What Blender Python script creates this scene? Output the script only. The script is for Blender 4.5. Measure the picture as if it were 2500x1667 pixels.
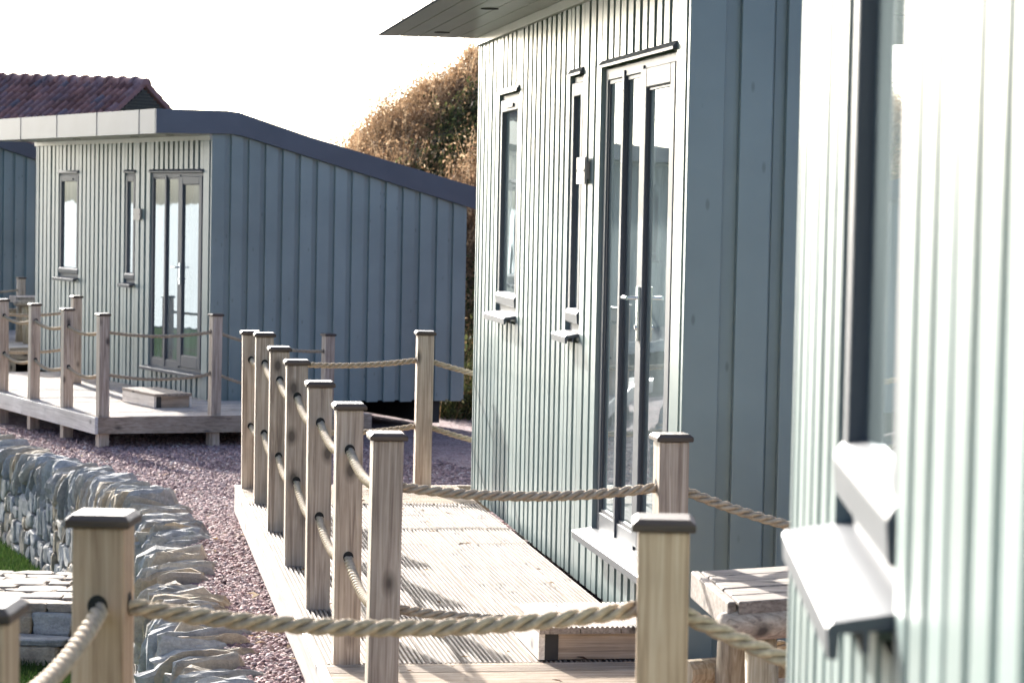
import bpy, math, random
import numpy as np
from mathutils import Vector, Matrix, noise as mnoise

for _o in list(bpy.data.objects):
    bpy.data.objects.remove(_o)
SC = bpy.context.scene
COL = SC.collection
R = math.radians

# ------------------------------------------------------------------ camera, sky, sun, exposure
cam_d = bpy.data.cameras.new("camera")
cam = bpy.data.objects.new("camera", cam_d)
COL.objects.link(cam)
cam.location = (0, 0, 1.8)
cam.rotation_mode = 'XYZ'
cam.rotation_euler = (1.5166721670148413, -0.019571305979691353, 0.0010602479803615893)
cam_d.sensor_fit = 'HORIZONTAL'
cam_d.sensor_width = 36.0
cam_d.lens = 86.4
cam_d.clip_start = 0.05
cam_d.clip_end = 6000
cam_d.dof.use_dof = True
cam_d.dof.focus_distance = 12.0
cam_d.dof.aperture_fstop = 7.5
cam_d.dof.aperture_blades = 7
SC.camera = cam

SUN_AZ = 22.8      # degrees to the sea side of the camera's heading (+Y)
SUN_EL = 21.0
world = bpy.data.worlds.new("World")
SC.world = world
world.use_nodes = True
wn = world.node_tree
bg = wn.nodes['Background']
sky = wn.nodes.new('ShaderNodeTexSky')
sky.sky_type = 'NISHITA'
sky.sun_disc = False
sky.sun_elevation = R(SUN_EL)
sky.sun_rotation = R(-SUN_AZ)
sky.altitude = 0
sky.air_density = 0.45
sky.dust_density = 5.0
sky.ozone_density = 1.0
tint = wn.nodes.new('ShaderNodeVectorMath')
tint.operation = 'MULTIPLY'
tint.inputs[1].default_value = (0.91, 1.0, 1.07)
wn.links.new(sky.outputs[0], tint.inputs[0])
wn.links.new(tint.outputs[0], bg.inputs[0])
bg.inputs[1].default_value = 0.15

sun_d = bpy.data.lights.new("sun", 'SUN')
sun_d.energy = 5.0
sun_d.angle = R(0.53)
sun_d.color = (1.0, 0.95, 0.88)
sun = bpy.data.objects.new("sun", sun_d)
COL.objects.link(sun)
_sv = Vector((-math.sin(R(SUN_AZ)) * math.cos(R(SUN_EL)), math.cos(R(SUN_AZ)) * math.cos(R(SUN_EL)), math.sin(R(SUN_EL))))
sun.rotation_euler = _sv.to_track_quat('Z', 'Y').to_euler()
sun.location = _sv * 60

SC.view_settings.view_transform = 'Standard'
SC.view_settings.look = 'None'
SC.view_settings.exposure = 1.74
SC.view_settings.gamma = 1.0
SC.view_settings.use_curve_mapping = False
SC.render.engine = 'CYCLES'
SC.cycles.use_denoising = True
SC.cycles.max_bounces = 6

# ------------------------------------------------------------------ materials
def new_mat(name):
    m = bpy.data.materials.new(name)
    m.use_nodes = True
    nt = m.node_tree
    b = nt.nodes['Principled BSDF']
    return m, nt, b

def N(nt, t, **kw):
    n = nt.nodes.new(t)
    for k, v in kw.items():
        if k == 'ins':
            for i, x in v.items():
                n.inputs[i].default_value = x
        else:
            setattr(n, k, v)
    return n

def coords(nt, scale=(1, 1, 1), rand=True):
    tc = N(nt, 'ShaderNodeTexCoord')
    mp = N(nt, 'ShaderNodeMapping')
    mp.inputs['Scale'].default_value = scale
    if rand:
        oi = N(nt, 'ShaderNodeObjectInfo')
        ad = N(nt, 'ShaderNodeVectorMath', operation='ADD')
        mu = N(nt, 'ShaderNodeVectorMath', operation='SCALE')
        mu.inputs['Scale'].default_value = 37.0
        nt.links.new(oi.outputs['Random'], mu.inputs[0])
        nt.links.new(tc.outputs['Object'], ad.inputs[0])
        nt.links.new(mu.outputs[0], ad.inputs[1])
        nt.links.new(ad.outputs[0], mp.inputs['Vector'])
    else:
        nt.links.new(tc.outputs['Object'], mp.inputs['Vector'])
    return mp.outputs[0]

def ramp(nt, src, stops):
    r = N(nt, 'ShaderNodeValToRGB')
    e = r.color_ramp.elements
    while len(e) > 1:
        e.remove(e[-1])
    e[0].position = stops[0][0]; e[0].color = (*stops[0][1], 1)
    for p, c in stops[1:]:
        x = e.new(p); x.color = (*c, 1)
    nt.links.new(src, r.inputs[0])
    return r.outputs[0]

def mix(nt, fac, a, b, mode='MIX'):
    n = N(nt, 'ShaderNodeMix', data_type='RGBA', blend_type=mode)
    for s, v in ((0, fac), (6, a), (7, b)):
        if hasattr(v, 'links'):
            nt.links.new(v, n.inputs[s])
        elif s == 0:
            n.inputs[0].default_value = v
        else:
            n.inputs[s].default_value = (*v, 1)
    return n.outputs[2]

def bump(nt, b, h, strength=0.3, dist=0.01):
    n = N(nt, 'ShaderNodeBump')
    n.inputs['Strength'].default_value = strength
    n.inputs['Distance'].default_value = dist
    nt.links.new(h, n.inputs['Height'])
    nt.links.new(n.outputs[0], b.inputs['Normal'])

def noise(nt, vec, scale, detail=4, rough=0.55, dist=0.0):
    n = N(nt, 'ShaderNodeTexNoise')
    n.inputs['Scale'].default_value = scale
    n.inputs['Detail'].default_value = detail
    n.inputs['Roughness'].default_value = rough
    n.inputs['Distortion'].default_value = dist
    nt.links.new(vec, n.inputs['Vector'])
    return n.outputs['Fac']

def island(nt):
    return N(nt, 'ShaderNodeNewGeometry').outputs['Random Per Island']

def mat_paint(name, base, rough=0.5, knots=0.5):
    m, nt, b = new_mat(name)
    v = coords(nt, (1, 1, 1))
    grain = noise(nt, coords(nt, (14, 14, 0.7)), 4.0, 5)
    blot = noise(nt, v, 1.3, 4)
    lo = tuple(c * 0.86 for c in base); hi = tuple(min(1, c * 1.10) for c in base)
    c1 = ramp(nt, blot, [(0.3, lo), (0.7, hi)])
    isl = ramp(nt, island(nt), [(0.0, (0.9, 0.9, 0.9)), (1.0, (1.06, 1.06, 1.06))])
    c2 = mix(nt, 1.0, c1, isl, 'MULTIPLY')
    vo = N(nt, 'ShaderNodeTexVoronoi')
    vo.inputs['Scale'].default_value = 1.0
    nt.links.new(coords(nt, (11, 11, 4.2)), vo.inputs['Vector'])
    k = ramp(nt, vo.outputs['Distance'], [(0.06, (1, 1, 1)), (0.12, (0, 0, 0))])
    kf = N(nt, 'ShaderNodeMath', operation='MULTIPLY')
    nt.links.new(k, kf.inputs[0]); kf.inputs[1].default_value = knots
    c3 = mix(nt, kf.outputs[0], c2, tuple(c * 0.3 for c in base))
    nt.links.new(c3, b.inputs['Base Color'])
    b.inputs['Roughness'].default_value = rough
    b.inputs['Specular IOR Level'].default_value = 0.5
    b.inputs['IOR'].default_value = 1.52
    bump(nt, b, grain, 0.08, 0.003)
    return m

def mat_wood(name, dark, mid, light, axis='z', rough=0.75, knots=True, freq=1.0, stain=None):
    m, nt, b = new_mat(name)
    s = {'z': (1, 1, 0.035), 'x': (0.035, 1, 1), 'y': (1, 0.035, 1)}[axis]
    v = coords(nt, tuple(q * freq for q in s))
    g = noise(nt, v, 62, 5, 0.62, 0.8)
    big = noise(nt, coords(nt, (1.2, 1.2, 1.2)), 2.3, 4)
    c = ramp(nt, g, [(0.34, dark), (0.5, mid), (0.66, light)])
    tone = ramp(nt, big, [(0.3, (0.8, 0.78, 0.76)), (0.7, (1.12, 1.1, 1.08))])
    c = mix(nt, 1.0, c, tone, 'MULTIPLY')
    isl = ramp(nt, island(nt), [(0.0, (0.84, 0.84, 0.85)), (1.0, (1.12, 1.1, 1.07))])
    c = mix(nt, 1.0, c, isl, 'MULTIPLY')
    if knots:
        vo = N(nt, 'ShaderNodeTexVoronoi')
        vo.inputs['Scale'].default_value = 1.0
        sc = {'z': (6, 6, 3.4), 'x': (3.4, 6, 6), 'y': (6, 3.4, 6)}[axis]
        wob = coords(nt, sc)
        nt.links.new(wob, vo.inputs['Vector'])
        k = ramp(nt, vo.outputs['Distance'], [(0.075, (1, 1, 1)), (0.11, (0.6, 0.6, 0.6)), (0.20, (0, 0, 0))])
        c = mix(nt, k, c, tuple(q * 0.35 for q in dark))
    if stain:
        st = noise(nt, coords(nt, (1, 1, 1)), 6.0, 6, 0.7)
        sf = ramp(nt, st, [(0.60, (0, 0, 0)), (0.78, (0.6, 0.6, 0.6))])
        c = mix(nt, sf, c, stain)
    nt.links.new(c, b.inputs['Base Color'])
    b.inputs['Roughness'].default_value = rough
    bump(nt, b, g, 0.25, 0.003)
    return m

def mat_plain(name, base, rough=0.5, metal=0.0, spec=0.5, var=0.08, scale=3.0):
    m, nt, b = new_mat(name)
    f = noise(nt, coords(nt), scale, 5)
    c = ramp(nt, f, [(0.3, tuple(x * (1 - var) for x in base)), (0.7, tuple(min(1, x * (1 + var)) for x in base))])
    nt.links.new(c, b.inputs['Base Color'])
    b.inputs['Roughness'].default_value = rough
    b.inputs['Metallic'].default_value = metal
    b.inputs['Specular IOR Level'].default_value = spec
    return m

def mat_glass(name):
    m, nt, b = new_mat(name)
    nt.nodes.remove(b)
    out = nt.nodes['Material Output']
    d = N(nt, 'ShaderNodeBsdfDiffuse'); 
    f = noise(nt, coords(nt, (1, 1, 0.25)), 3.0, 3)
    c = ramp(nt, f, [(0.35, (0.06, 0.075, 0.08)), (0.7, (0.2, 0.24, 0.24))])
    nt.links.new(c, d.inputs['Color'])
    g = N(nt, 'ShaderNodeBsdfGlossy'); g.inputs['Roughness'].default_value = 0.015
    g.inputs['Color'].default_value = (0.88, 0.96, 1.0, 1)
    fr = N(nt, 'ShaderNodeFresnel'); fr.inputs['IOR'].default_value = 2.9
    bp = N(nt, 'ShaderNodeBump'); bp.inputs['Strength'].default_value = 0.05; bp.inputs['Distance'].default_value = 0.01
    nt.links.new(noise(nt, coords(nt, (1, 1, 1)), 3.5, 1), bp.inputs['Height'])
    nt.links.new(bp.outputs[0], g.inputs['Normal'])
    mx = N(nt, 'ShaderNodeMixShader')
    nt.links.new(fr.outputs[0], mx.inputs[0]); nt.links.new(d.outputs[0], mx.inputs[1]); nt.links.new(g.outputs[0], mx.inputs[2])
    nt.links.new(mx.outputs[0], out.inputs['Surface'])
    return m

def mat_stone(name, stops, moss=(0.10, 0.12, 0.06), scale=9):
    m, nt, b = new_mat(name)
    v = coords(nt, (1, 1, 1), False)
    base = ramp(nt, island(nt), stops)
    n1 = noise(nt, v, scale, 8, 0.65)
    n2 = noise(nt, v, scale * 6, 6, 0.7)
    c = mix(nt, 1.0, base, ramp(nt, n1, [(0.25, (0.55, 0.55, 0.56)), (0.55, (1, 1, 1)), (0.8, (1.25, 1.22, 1.15))]), 'MULTIPLY')
    c = mix(nt, 1.0, c, ramp(nt, n2, [(0.3, (0.75, 0.75, 0.75)), (0.7, (1.15, 1.15, 1.15))]), 'MULTIPLY')
    mo = ramp(nt, noise(nt, v, 5.0, 6, 0.7), [(0.62, (0, 0, 0)), (0.75, (0.5, 0.5, 0.5))])
    c = mix(nt, mo, c, moss)
    nt.links.new(c, b.inputs['Base Color'])
    b.inputs['Roughness'].default_value = 0.9
    h = N(nt, 'ShaderNodeMath', operation='ADD')
    lay = noise(nt, coords(nt, (3, 3, 3), False), scale * 1.5, 8, 0.7, 1.5)
    nt.links.new(lay, h.inputs[0]); nt.links.new(n2, h.inputs[1])
    bump(nt, b, h.outputs[0], 0.7, 0.007)
    return m

def mat_leaf(name, stops, patch=None, trans=0.35):
    m, nt, b = new_mat(name)
    out = nt.nodes['Material Output']
    c = ramp(nt, island(nt), stops)
    if patch:
        f = noise(nt, coords(nt, (1, 1, 1), False), 0.9, 3)
        c = mix(nt, ramp(nt, f, [(0.52, (0, 0, 0)), (0.66, (0.75, 0.75, 0.75))]), c, patch)
    nt.links.new(c, b.inputs['Base Color'])
    b.inputs['Roughness'].default_value = 0.8
    b.inputs['Specular IOR Level'].default_value = 0.2
    t = N(nt, 'ShaderNodeBsdfTranslucent')
    nt.links.new(c, t.inputs['Color'])
    mx = N(nt, 'ShaderNodeMixShader'); mx.inputs[0].default_value = trans
    nt.links.new(b.outputs[0], mx.inputs[1]); nt.links.new(t.outputs[0], mx.inputs[2])
    nt.links.new(mx.outputs[0], out.inputs['Surface'])
    return m

M_PAINT = mat_paint("sage paint", (0.205, 0.255, 0.246), 0.34, 0.45)
M_PAINTG = M_PAINT
M_FRAME = mat_plain("grey window frame", (0.092, 0.098, 0.108), 0.45, 0, 0.22, 0.06)
M_FRAMED = mat_plain("dark gasket", (0.03, 0.035, 0.045), 0.5)
M_GLASS = mat_glass("window glass")
M_SLATE = mat_plain("blue grey coated metal", (0.082, 0.094, 0.115), 0.34, 0.26, 0.5, 0.10, 2.2)
M_SOFFIT = mat_plain("soffit boards", (0.34, 0.335, 0.29), 0.32, 0, 0.5, 0.06)
M_STEEL = mat_plain("polished steel", (0.75, 0.76, 0.78), 0.15, 1.0)
M_PLATE = mat_plain("brushed plate", (0.34, 0.31, 0.28), 0.5, 0.3)
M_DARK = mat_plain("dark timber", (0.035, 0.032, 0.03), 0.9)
M_POST = mat_wood("post timber", (0.25, 0.185, 0.14), (0.44, 0.355, 0.28), (0.56, 0.475, 0.385), 'z', rough=0.55)
M_POST2 = mat_wood("newer post timber", (0.30, 0.20, 0.125), (0.47, 0.345, 0.23), (0.57, 0.445, 0.32), 'z', rough=0.6)
M_CAP = mat_wood("cap timber", (0.035, 0.022, 0.014), (0.065, 0.043, 0.029), (0.10, 0.07, 0.05), 'x', knots=False, rough=0.5)
M_HOLE = mat_plain("hole shadow", (0.02, 0.018, 0.015), 0.9)
M_DECK = mat_wood("deck timber", (0.16, 0.125, 0.10), (0.25, 0.21, 0.175), (0.34, 0.30, 0.26), 'y', knots=True, stain=(0.16, 0.14, 0.12))
M_DECKX = mat_wood("cross deck timber", (0.26, 0.20, 0.14), (0.40, 0.32, 0.24), (0.52, 0.44, 0.35), 'x', knots=True, stain=(0.16, 0.14, 0.12))
M_DECKL = mat_wood("pale cross deck timber", (0.34, 0.29, 0.24), (0.46, 0.41, 0.36), (0.55, 0.50, 0.45), 'x', stain=(0.22, 0.19, 0.17))
M_EDGE = mat_wood("deck edge timber", (0.46, 0.43, 0.40), (0.62, 0.59, 0.55), (0.72, 0.70, 0.66), 'y', rough=0.36)  # sky light on the sea-facing boards put into a paler colour
M_EDGEX = mat_wood("deck end timber", (0.24, 0.18, 0.13), (0.36, 0.28, 0.21), (0.45, 0.37, 0.29), 'x')
M_LOG = mat_wood("round log", (0.24, 0.18, 0.11), (0.40, 0.32, 0.21), (0.52, 0.44, 0.32), 'z')
M_LOG2 = mat_wood("weathered log", (0.20, 0.16, 0.13), (0.36, 0.30, 0.24), (0.48, 0.41, 0.33), 'x', stain=(0.10, 0.09, 0.08))
M_PLANK = mat_wood("weathered plank", (0.13, 0.105, 0.085), (0.24, 0.20, 0.17), (0.34, 0.30, 0.26), 'x', stain=(0.12, 0.11, 0.10))
M_ROPE = mat_plain("manila rope", (0.42, 0.335, 0.24), 0.8, 0, 0.3, 0.25, 60)
M_STONE = mat_stone("wall stone", [(0.0, (0.21, 0.21, 0.20)), (0.3, (0.39, 0.38, 0.355)), (0.5, (0.30, 0.305, 0.31)), (0.72, (0.42, 0.33, 0.22)), (0.85, (0.44, 0.42, 0.38)), (1.0, (0.32, 0.26, 0.185))])
M_SAND = mat_stone("landing flagstone", [(0.0, (0.26, 0.21, 0.16)), (0.4, (0.36, 0.30, 0.24)), (0.75, (0.32, 0.28, 0.24)), (1.0, (0.42, 0.36, 0.29))], (0.16, 0.15, 0.05))
M_MORTAR = mat_plain("mortar", (0.16, 0.16, 0.155), 0.95, 0, 0.2, 0.3, 25)
M_PEBBLE = mat_stone("pink gravel stones", [(0.0, (0.14, 0.09, 0.09)), (0.25, (0.27, 0.165, 0.16)), (0.5, (0.37, 0.235, 0.225)), (0.75, (0.29, 0.225, 0.235)), (0.93, (0.48, 0.33, 0.31)), (1.0, (0.64, 0.57, 0.52))], (0.2, 0.13, 0.13), 30)

# ------------------------------------------------------------------ object helpers
def tag(o, label=None, cat=None, group=None, kind=None):
    if label: o['label'] = label
    if cat: o['category'] = cat
    if group: o['group'] = group
    if kind: o['kind'] = kind
    return o

def empty(name, loc=(0, 0, 0), rz=0.0):
    o = bpy.data.objects.new(name, None)
    o.empty_display_size = 0.1
    COL.objects.link(o)
    o.location = loc
    o.rotation_euler = (0, 0, rz)
    return o

class MB:
    """collects faces, links them as ONE mesh object"""
    def __init__(s):
        s.v = []; s.f = []
    def add(s, vs, fs):
        k = len(s.v)
        s.v.extend([tuple(x) for x in vs])
        s.f.extend([tuple(i + k for i in f) for f in fs])
    def box(s, a, b, ex=None, ey=None, ez=None):
        """axis box between corners a and b, optionally through a frame ex,ey,ez"""
        x0, y0, z0 = a; x1, y1, z1 = b
        P = [(x0, y0, z0), (x1, y0, z0), (x1, y1, z0), (x0, y1, z0), (x0, y0, z1), (x1, y0, z1), (x1, y1, z1), (x0, y1, z1)]
        if ex is not None:
            P = [ex * p[0] + ey * p[1] + ez * p[2] for p in P]
        s.add(P, [(3, 2, 1, 0), (4, 5, 6, 7), (0, 1, 5, 4), (1, 2, 6, 5), (2, 3, 7, 6), (3, 0, 4, 7)])
    def prism(s, prof, fn, t0, t1):
        """extrude the 2-D profile prof (a,b) from t0 to t1; fn(a,b,t)->point"""
        n = len(prof)
        s.add([fn(a, b, t0) for a, b in prof] + [fn(a, b, t1) for a, b in prof],
              [tuple(range(n))[::-1], tuple(range(n, 2 * n))] + [(i, (i + 1) % n, n + (i + 1) % n, n + i) for i in range(n)])
    def tube(s, pts, rad, seg=10, caps=True):
        rings = []
        k = len(s.v)
        n = len(pts)
        pts = [Vector(p) for p in pts]
        for i, p in enumerate(pts):
            t = (pts[min(i + 1, n - 1)] - pts[max(i - 1, 0)]).normalized()
            up = Vector((0, 0, 1)) if abs(t.z) < 0.9 else Vector((0, 1, 0))
            a = t.cross(up).normalized(); b = a.cross(t)
            r = rad[i] if isinstance(rad, (list, tuple)) else rad
            for j in range(seg):
                q = 2 * math.pi * j / seg
                s.v.append(tuple(p + a * (math.cos(q) * r) + b * (math.sin(q) * r)))
        for i in range(n - 1):
            for j in range(seg):
                j2 = (j + 1) % seg
                s.f.append((k + i * seg + j, k + i * seg + j2, k + (i + 1) * seg + j2, k + (i + 1) * seg + j))
        if caps:
            s.f.append(tuple(k + j for j in range(seg))[::-1])
            s.f.append(tuple(k + (n - 1) * seg + j for j in range(seg)))
    def build(s, name, m, parent=None, loc=None, smooth=False, bevel=0.0):
        me = bpy.data.meshes.new(name)
        me.from_pydata(s.v, [], s.f)
        me.materials.append(m)
        if smooth:
            me.polygons.foreach_set('use_smooth', [True] * len(me.polygons))
        me.update()
        o = bpy.data.objects.new(name, me)
        COL.objects.link(o)
        if parent is not None: o.parent = parent
        if loc is not None: o.location = loc
        if bevel:
            md = o.modifiers.new('bevel', 'BEVEL'); md.width = bevel; md.segments = 2; md.limit_method = 'ANGLE'
        return o

def fix_normals(o):
    import bmesh
    bm = bmesh.new(); bm.from_mesh(o.data)
    bmesh.ops.recalc_face_normals(bm, faces=bm.faces)
    bm.to_mesh(o.data); bm.free()
    return o

def hd(a):
    """unit vector for a compass-like heading (0 = +Y, clockwise)"""
    return Vector((math.sin(R(a)), math.cos(R(a)), 0))

# ------------------------------------------------------------------ terrain
def gz(x, y):
    """height of the gravel terrace"""
    pts = [(-50, 0.0), (4, -0.02), (9, -0.19), (14.5, -0.22), (18, -0.42), (22, -0.62), (27, -0.70), (34, -0.76), (80, -0.8)]
    for (a, za), (b, zb) in zip(pts, pts[1:]):
        if y <= b:
            t = (y - a) / (b - a)
            return za + (zb - za) * t
    return -0.8

WALL_NEAR = [(-0.78, 8.4), (-1.32, 10.7), (-1.70, 12.7), (-2.10, 15.4), (-2.42, 16.85)]
WALL_FAR = [(-2.50, 17.05), (-2.72, 17.8), (-3.55, 20.2), (-4.50, 22.6), (-5.30, 24.6), (-7.5, 29.5)]
def wall_x(y):
    P = [(-0.2, 5.5)] + WALL_NEAR + WALL_FAR + [(-12, 40), (-14, 60)]
    for (xa, a), (xb, b) in zip(P, P[1:]):
        if y <= b:
            t = max(0, (y - a) / (b - a))
            return xa + (xb - xa) * t
    return P[-1][0]

def make_ground():
    m, nt, b = new_mat("field grass")
    v = coords(nt, (1, 1, 1), False)
    c = ramp(nt, noise(nt, v, 0.6, 8, 0.7), [(0.3, (0.035, 0.06, 0.018)), (0.7, (0.07, 0.10, 0.03))])
    nt.links.new(c, b.inputs['Base Color']); b.inputs['Roughness'].default_value = 1.0
    b.inputs['Specular IOR Level'].default_value = 0.0
    bump(nt, b, noise(nt, v, 60, 4), 0.6, 0.03)
    g = MB()
    g.add([(-3000, -3000, -1.32), (3000, -3000, -1.32), (3000, 3000, -1.32), (-3000, 3000, -1.32)], [(0, 1, 2, 3)])
    tag(g.build("ground", m), kind='structure')
    # sea beyond the lawn
    m, nt, b = new_mat("sea water")
    v = coords(nt, (1, 1, 1), False)
    b.inputs['Base Color'].default_value = (0.09, 0.16, 0.21, 1); b.inputs['Roughness'].default_value = 0.2
    bump(nt, b, noise(nt, v, 0.8, 6, 0.6), 0.22, 0.2)
    g = MB()
    g.add([(-3000, -600, -1.28), (-26, -600, -1.28), (-30, 60, -1.28), (-22, 400, -1.28), (-60, 3000, -1.28), (-3000, 3000, -1.28)], [(0, 1, 2, 3, 4, 5)])
    tag(g.build("sea", m), kind='structure')
    # gravel terrace
    m, nt, b = new_mat("gravel bed")
    v = coords(nt, (1, 1, 1), False)
    vo = N(nt, 'ShaderNodeTexVoronoi'); vo.inputs['Scale'].default_value = 42
    nt.links.new(v, vo.inputs['Vector'])
    sep = N(nt, 'ShaderNodeSeparateColor'); nt.links.new(vo.outputs['Color'], sep.inputs[0])
    c = ramp(nt, sep.outputs[0], [(0.0, (0.13, 0.085, 0.085)), (0.3, (0.24, 0.15, 0.15)), (0.6, (0.32, 0.215, 0.21)), (0.85, (0.26, 0.22, 0.225)), (1.0, (0.44, 0.36, 0.34))])
    c = mix(nt, 1.0, c, ramp(nt, noise(nt, v, 1.2, 4), [(0.3, (0.8, 0.8, 0.8)), (0.7, (1.15, 1.12, 1.1))]), 'MULTIPLY')
    nt.links.new(c, b.inputs['Base Color']); b.inputs['Roughness'].default_value = 0.95
    inv = N(nt, 'ShaderNodeMath', operation='SUBTRACT'); inv.inputs[0].default_value = 1.0
    nt.links.new(vo.outputs['Distance'], inv.inputs[1])
    bump(nt, b, inv.outputs[0], 1.0, 0.02)
    g = MB()
    ys = [-12, 0, 4, 6, 7.5] + [8 + 0.5 * i for i in range(60)] + [39, 42, 46, 52, 60]
    ts = [0, 0.25, 0.6, 1.0, 1.5, 2.2, 3, 4, 5.5, 8, 12, 20]
    rows = []
    for y in ys:
        x0 = wall_x(y) + 0.05
        row = []
        for t in ts:
            x = x0 + t
            row.append((x, y, gz(x, y) + 0.012 * mnoise.noise(Vector((x * 2.1, y * 2.1, 0)))))
        rows.append(row)
    n = len(ts)
    vs = [p for r_ in rows for p in r_]
    fs = [(i * n + j, i * n + j + 1, (i + 1) * n + j + 1, (i + 1) * n + j) for i in range(len(ys) - 1) for j in range(n - 1)]
    # turned-down edge along the wall so that the terrace has depth
    k = len(vs)
    vs += [(r_[0][0], r_[0][1], -1.5) for r_ in rows]
    fs += [(i * n, (i + 1) * n, k + i + 1, k + i) for i in range(len(ys) - 1)]
    g.add(vs, fs)
    tag(g.build("gravel_ground", m, smooth=True), kind='structure')
make_ground()

def make_pebbles():
    rng = np.random.default_rng(5)
    base = np.array([(1, 0, 0), (-1, 0, 0), (0, 1, 0), (0, -1, 0), (0, 0, 1), (0, 0, -1),
                     (.6, .6, .55), (-.6, .6, .55), (-.6, -.6, .55), (.6, -.6, .55)], float)
    faces = [(4, 6, 7), (4, 7, 8), (4, 8, 9), (4, 9, 6), (6, 0, 2), (6, 2, 7), (7, 2, 1), (7, 1, 8), (8, 1, 3), (8, 3, 9), (9, 3, 0), (9, 0, 6)]
    pts = []
    def region(y0, y1, xoff0, xoff1, dens, smin, smax):
        area = (y1 - y0) * (xoff1 - xoff0)
        for _ in range(int(area * dens)):
            y = rng.uniform(y0, y1)
            x = wall_x(y) + rng.uniform(xoff0, xoff1)
            pts.append((x, y, gz(x, y), rng.uniform(smin, smax)))
    region(9.5, 15.5, 0.1, 0.75, 2600, 0.009, 0.019)
    region(15.5, 18.5, 0.1, 3.0, 1500, 0.010, 0.020)
    region(18.5, 26.5, 0.1, 4.2, 700, 0.011, 0.022)
    P = np.array(pts)
    n = len(P)
    sc = P[:, 3:4] * rng.uniform(0.65, 1.5, (n, 3)) * np.array([[1, 1, 0.7]])
    V = base[None] * (1 + rng.uniform(-.28, .28, (n, len(base), 1))) * sc[:, None, :]
    a = rng.uniform(0, 6.28, n); ca, sa = np.cos(a), np.sin(a)
    X = V[..., 0] * ca[:, None] - V[..., 1] * sa[:, None]
    Y = V[..., 0] * sa[:, None] + V[..., 1] * ca[:, None]
    tx = rng.uniform(-.5, .5, n)[:, None]
    Z = V[..., 2] + tx * X
    W = np.stack([X + P[:, 0:1], Y + P[:, 1:2], Z + P[:, 2:3] + 0.006], -1).reshape(-1, 3)
    F = (np.array(faces)[None] + (np.arange(n) * len(base))[:, None, None]).reshape(-1, 3)
    me = bpy.data.meshes.new("loose_gravel")
    me.vertices.add(len(W)); me.vertices.foreach_set('co', W.ravel())
    me.loops.add(F.size); me.loops.foreach_set('vertex_index', F.ravel().astype(np.int32))
    me.polygons.add(len(F)); me.polygons.foreach_set('loop_start', np.arange(0, F.size, 3, dtype=np.int32))
    me.update(calc_edges=True)
    me.materials.append(M_PEBBLE)
    o = bpy.data.objects.new("loose_gravel", me); COL.objects.link(o)
    tag(o, "pinkish crushed stone gravel spread between the wall and the decks", "gravel", kind='stuff')
make_pebbles()

# ------------------------------------------------------------------ cabins
UL, VD = 5.72, 3.0          # cabin length along the facade, depth
BOT = [(-0.65, 2.87), (0.15, 2.885), (0.27, 2.875), (0.36, 2.855), (1.08, 2.660), (3.25, 2.075)]
TOP = [(-0.65, 3.115), (0.13, 3.118), (0.27, 3.105), (0.37, 3.075), (1.08, 2.865), (3.25, 2.315)]
def interp(P, v):
    for (a, za), (b, zb) in zip(P, P[1:]):
        if v <= b:
            return za + (zb - za) * (v - a) / (b - a)
    return P[-1][1]
DOOR = (0.25, 1.80, 0.27, 2.47)
WIN = [(4.16, 4.87, 1.18, 2.47), (2.26, 2.60, 1.18, 2.47)]   # u0,u1,z0,z1

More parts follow.
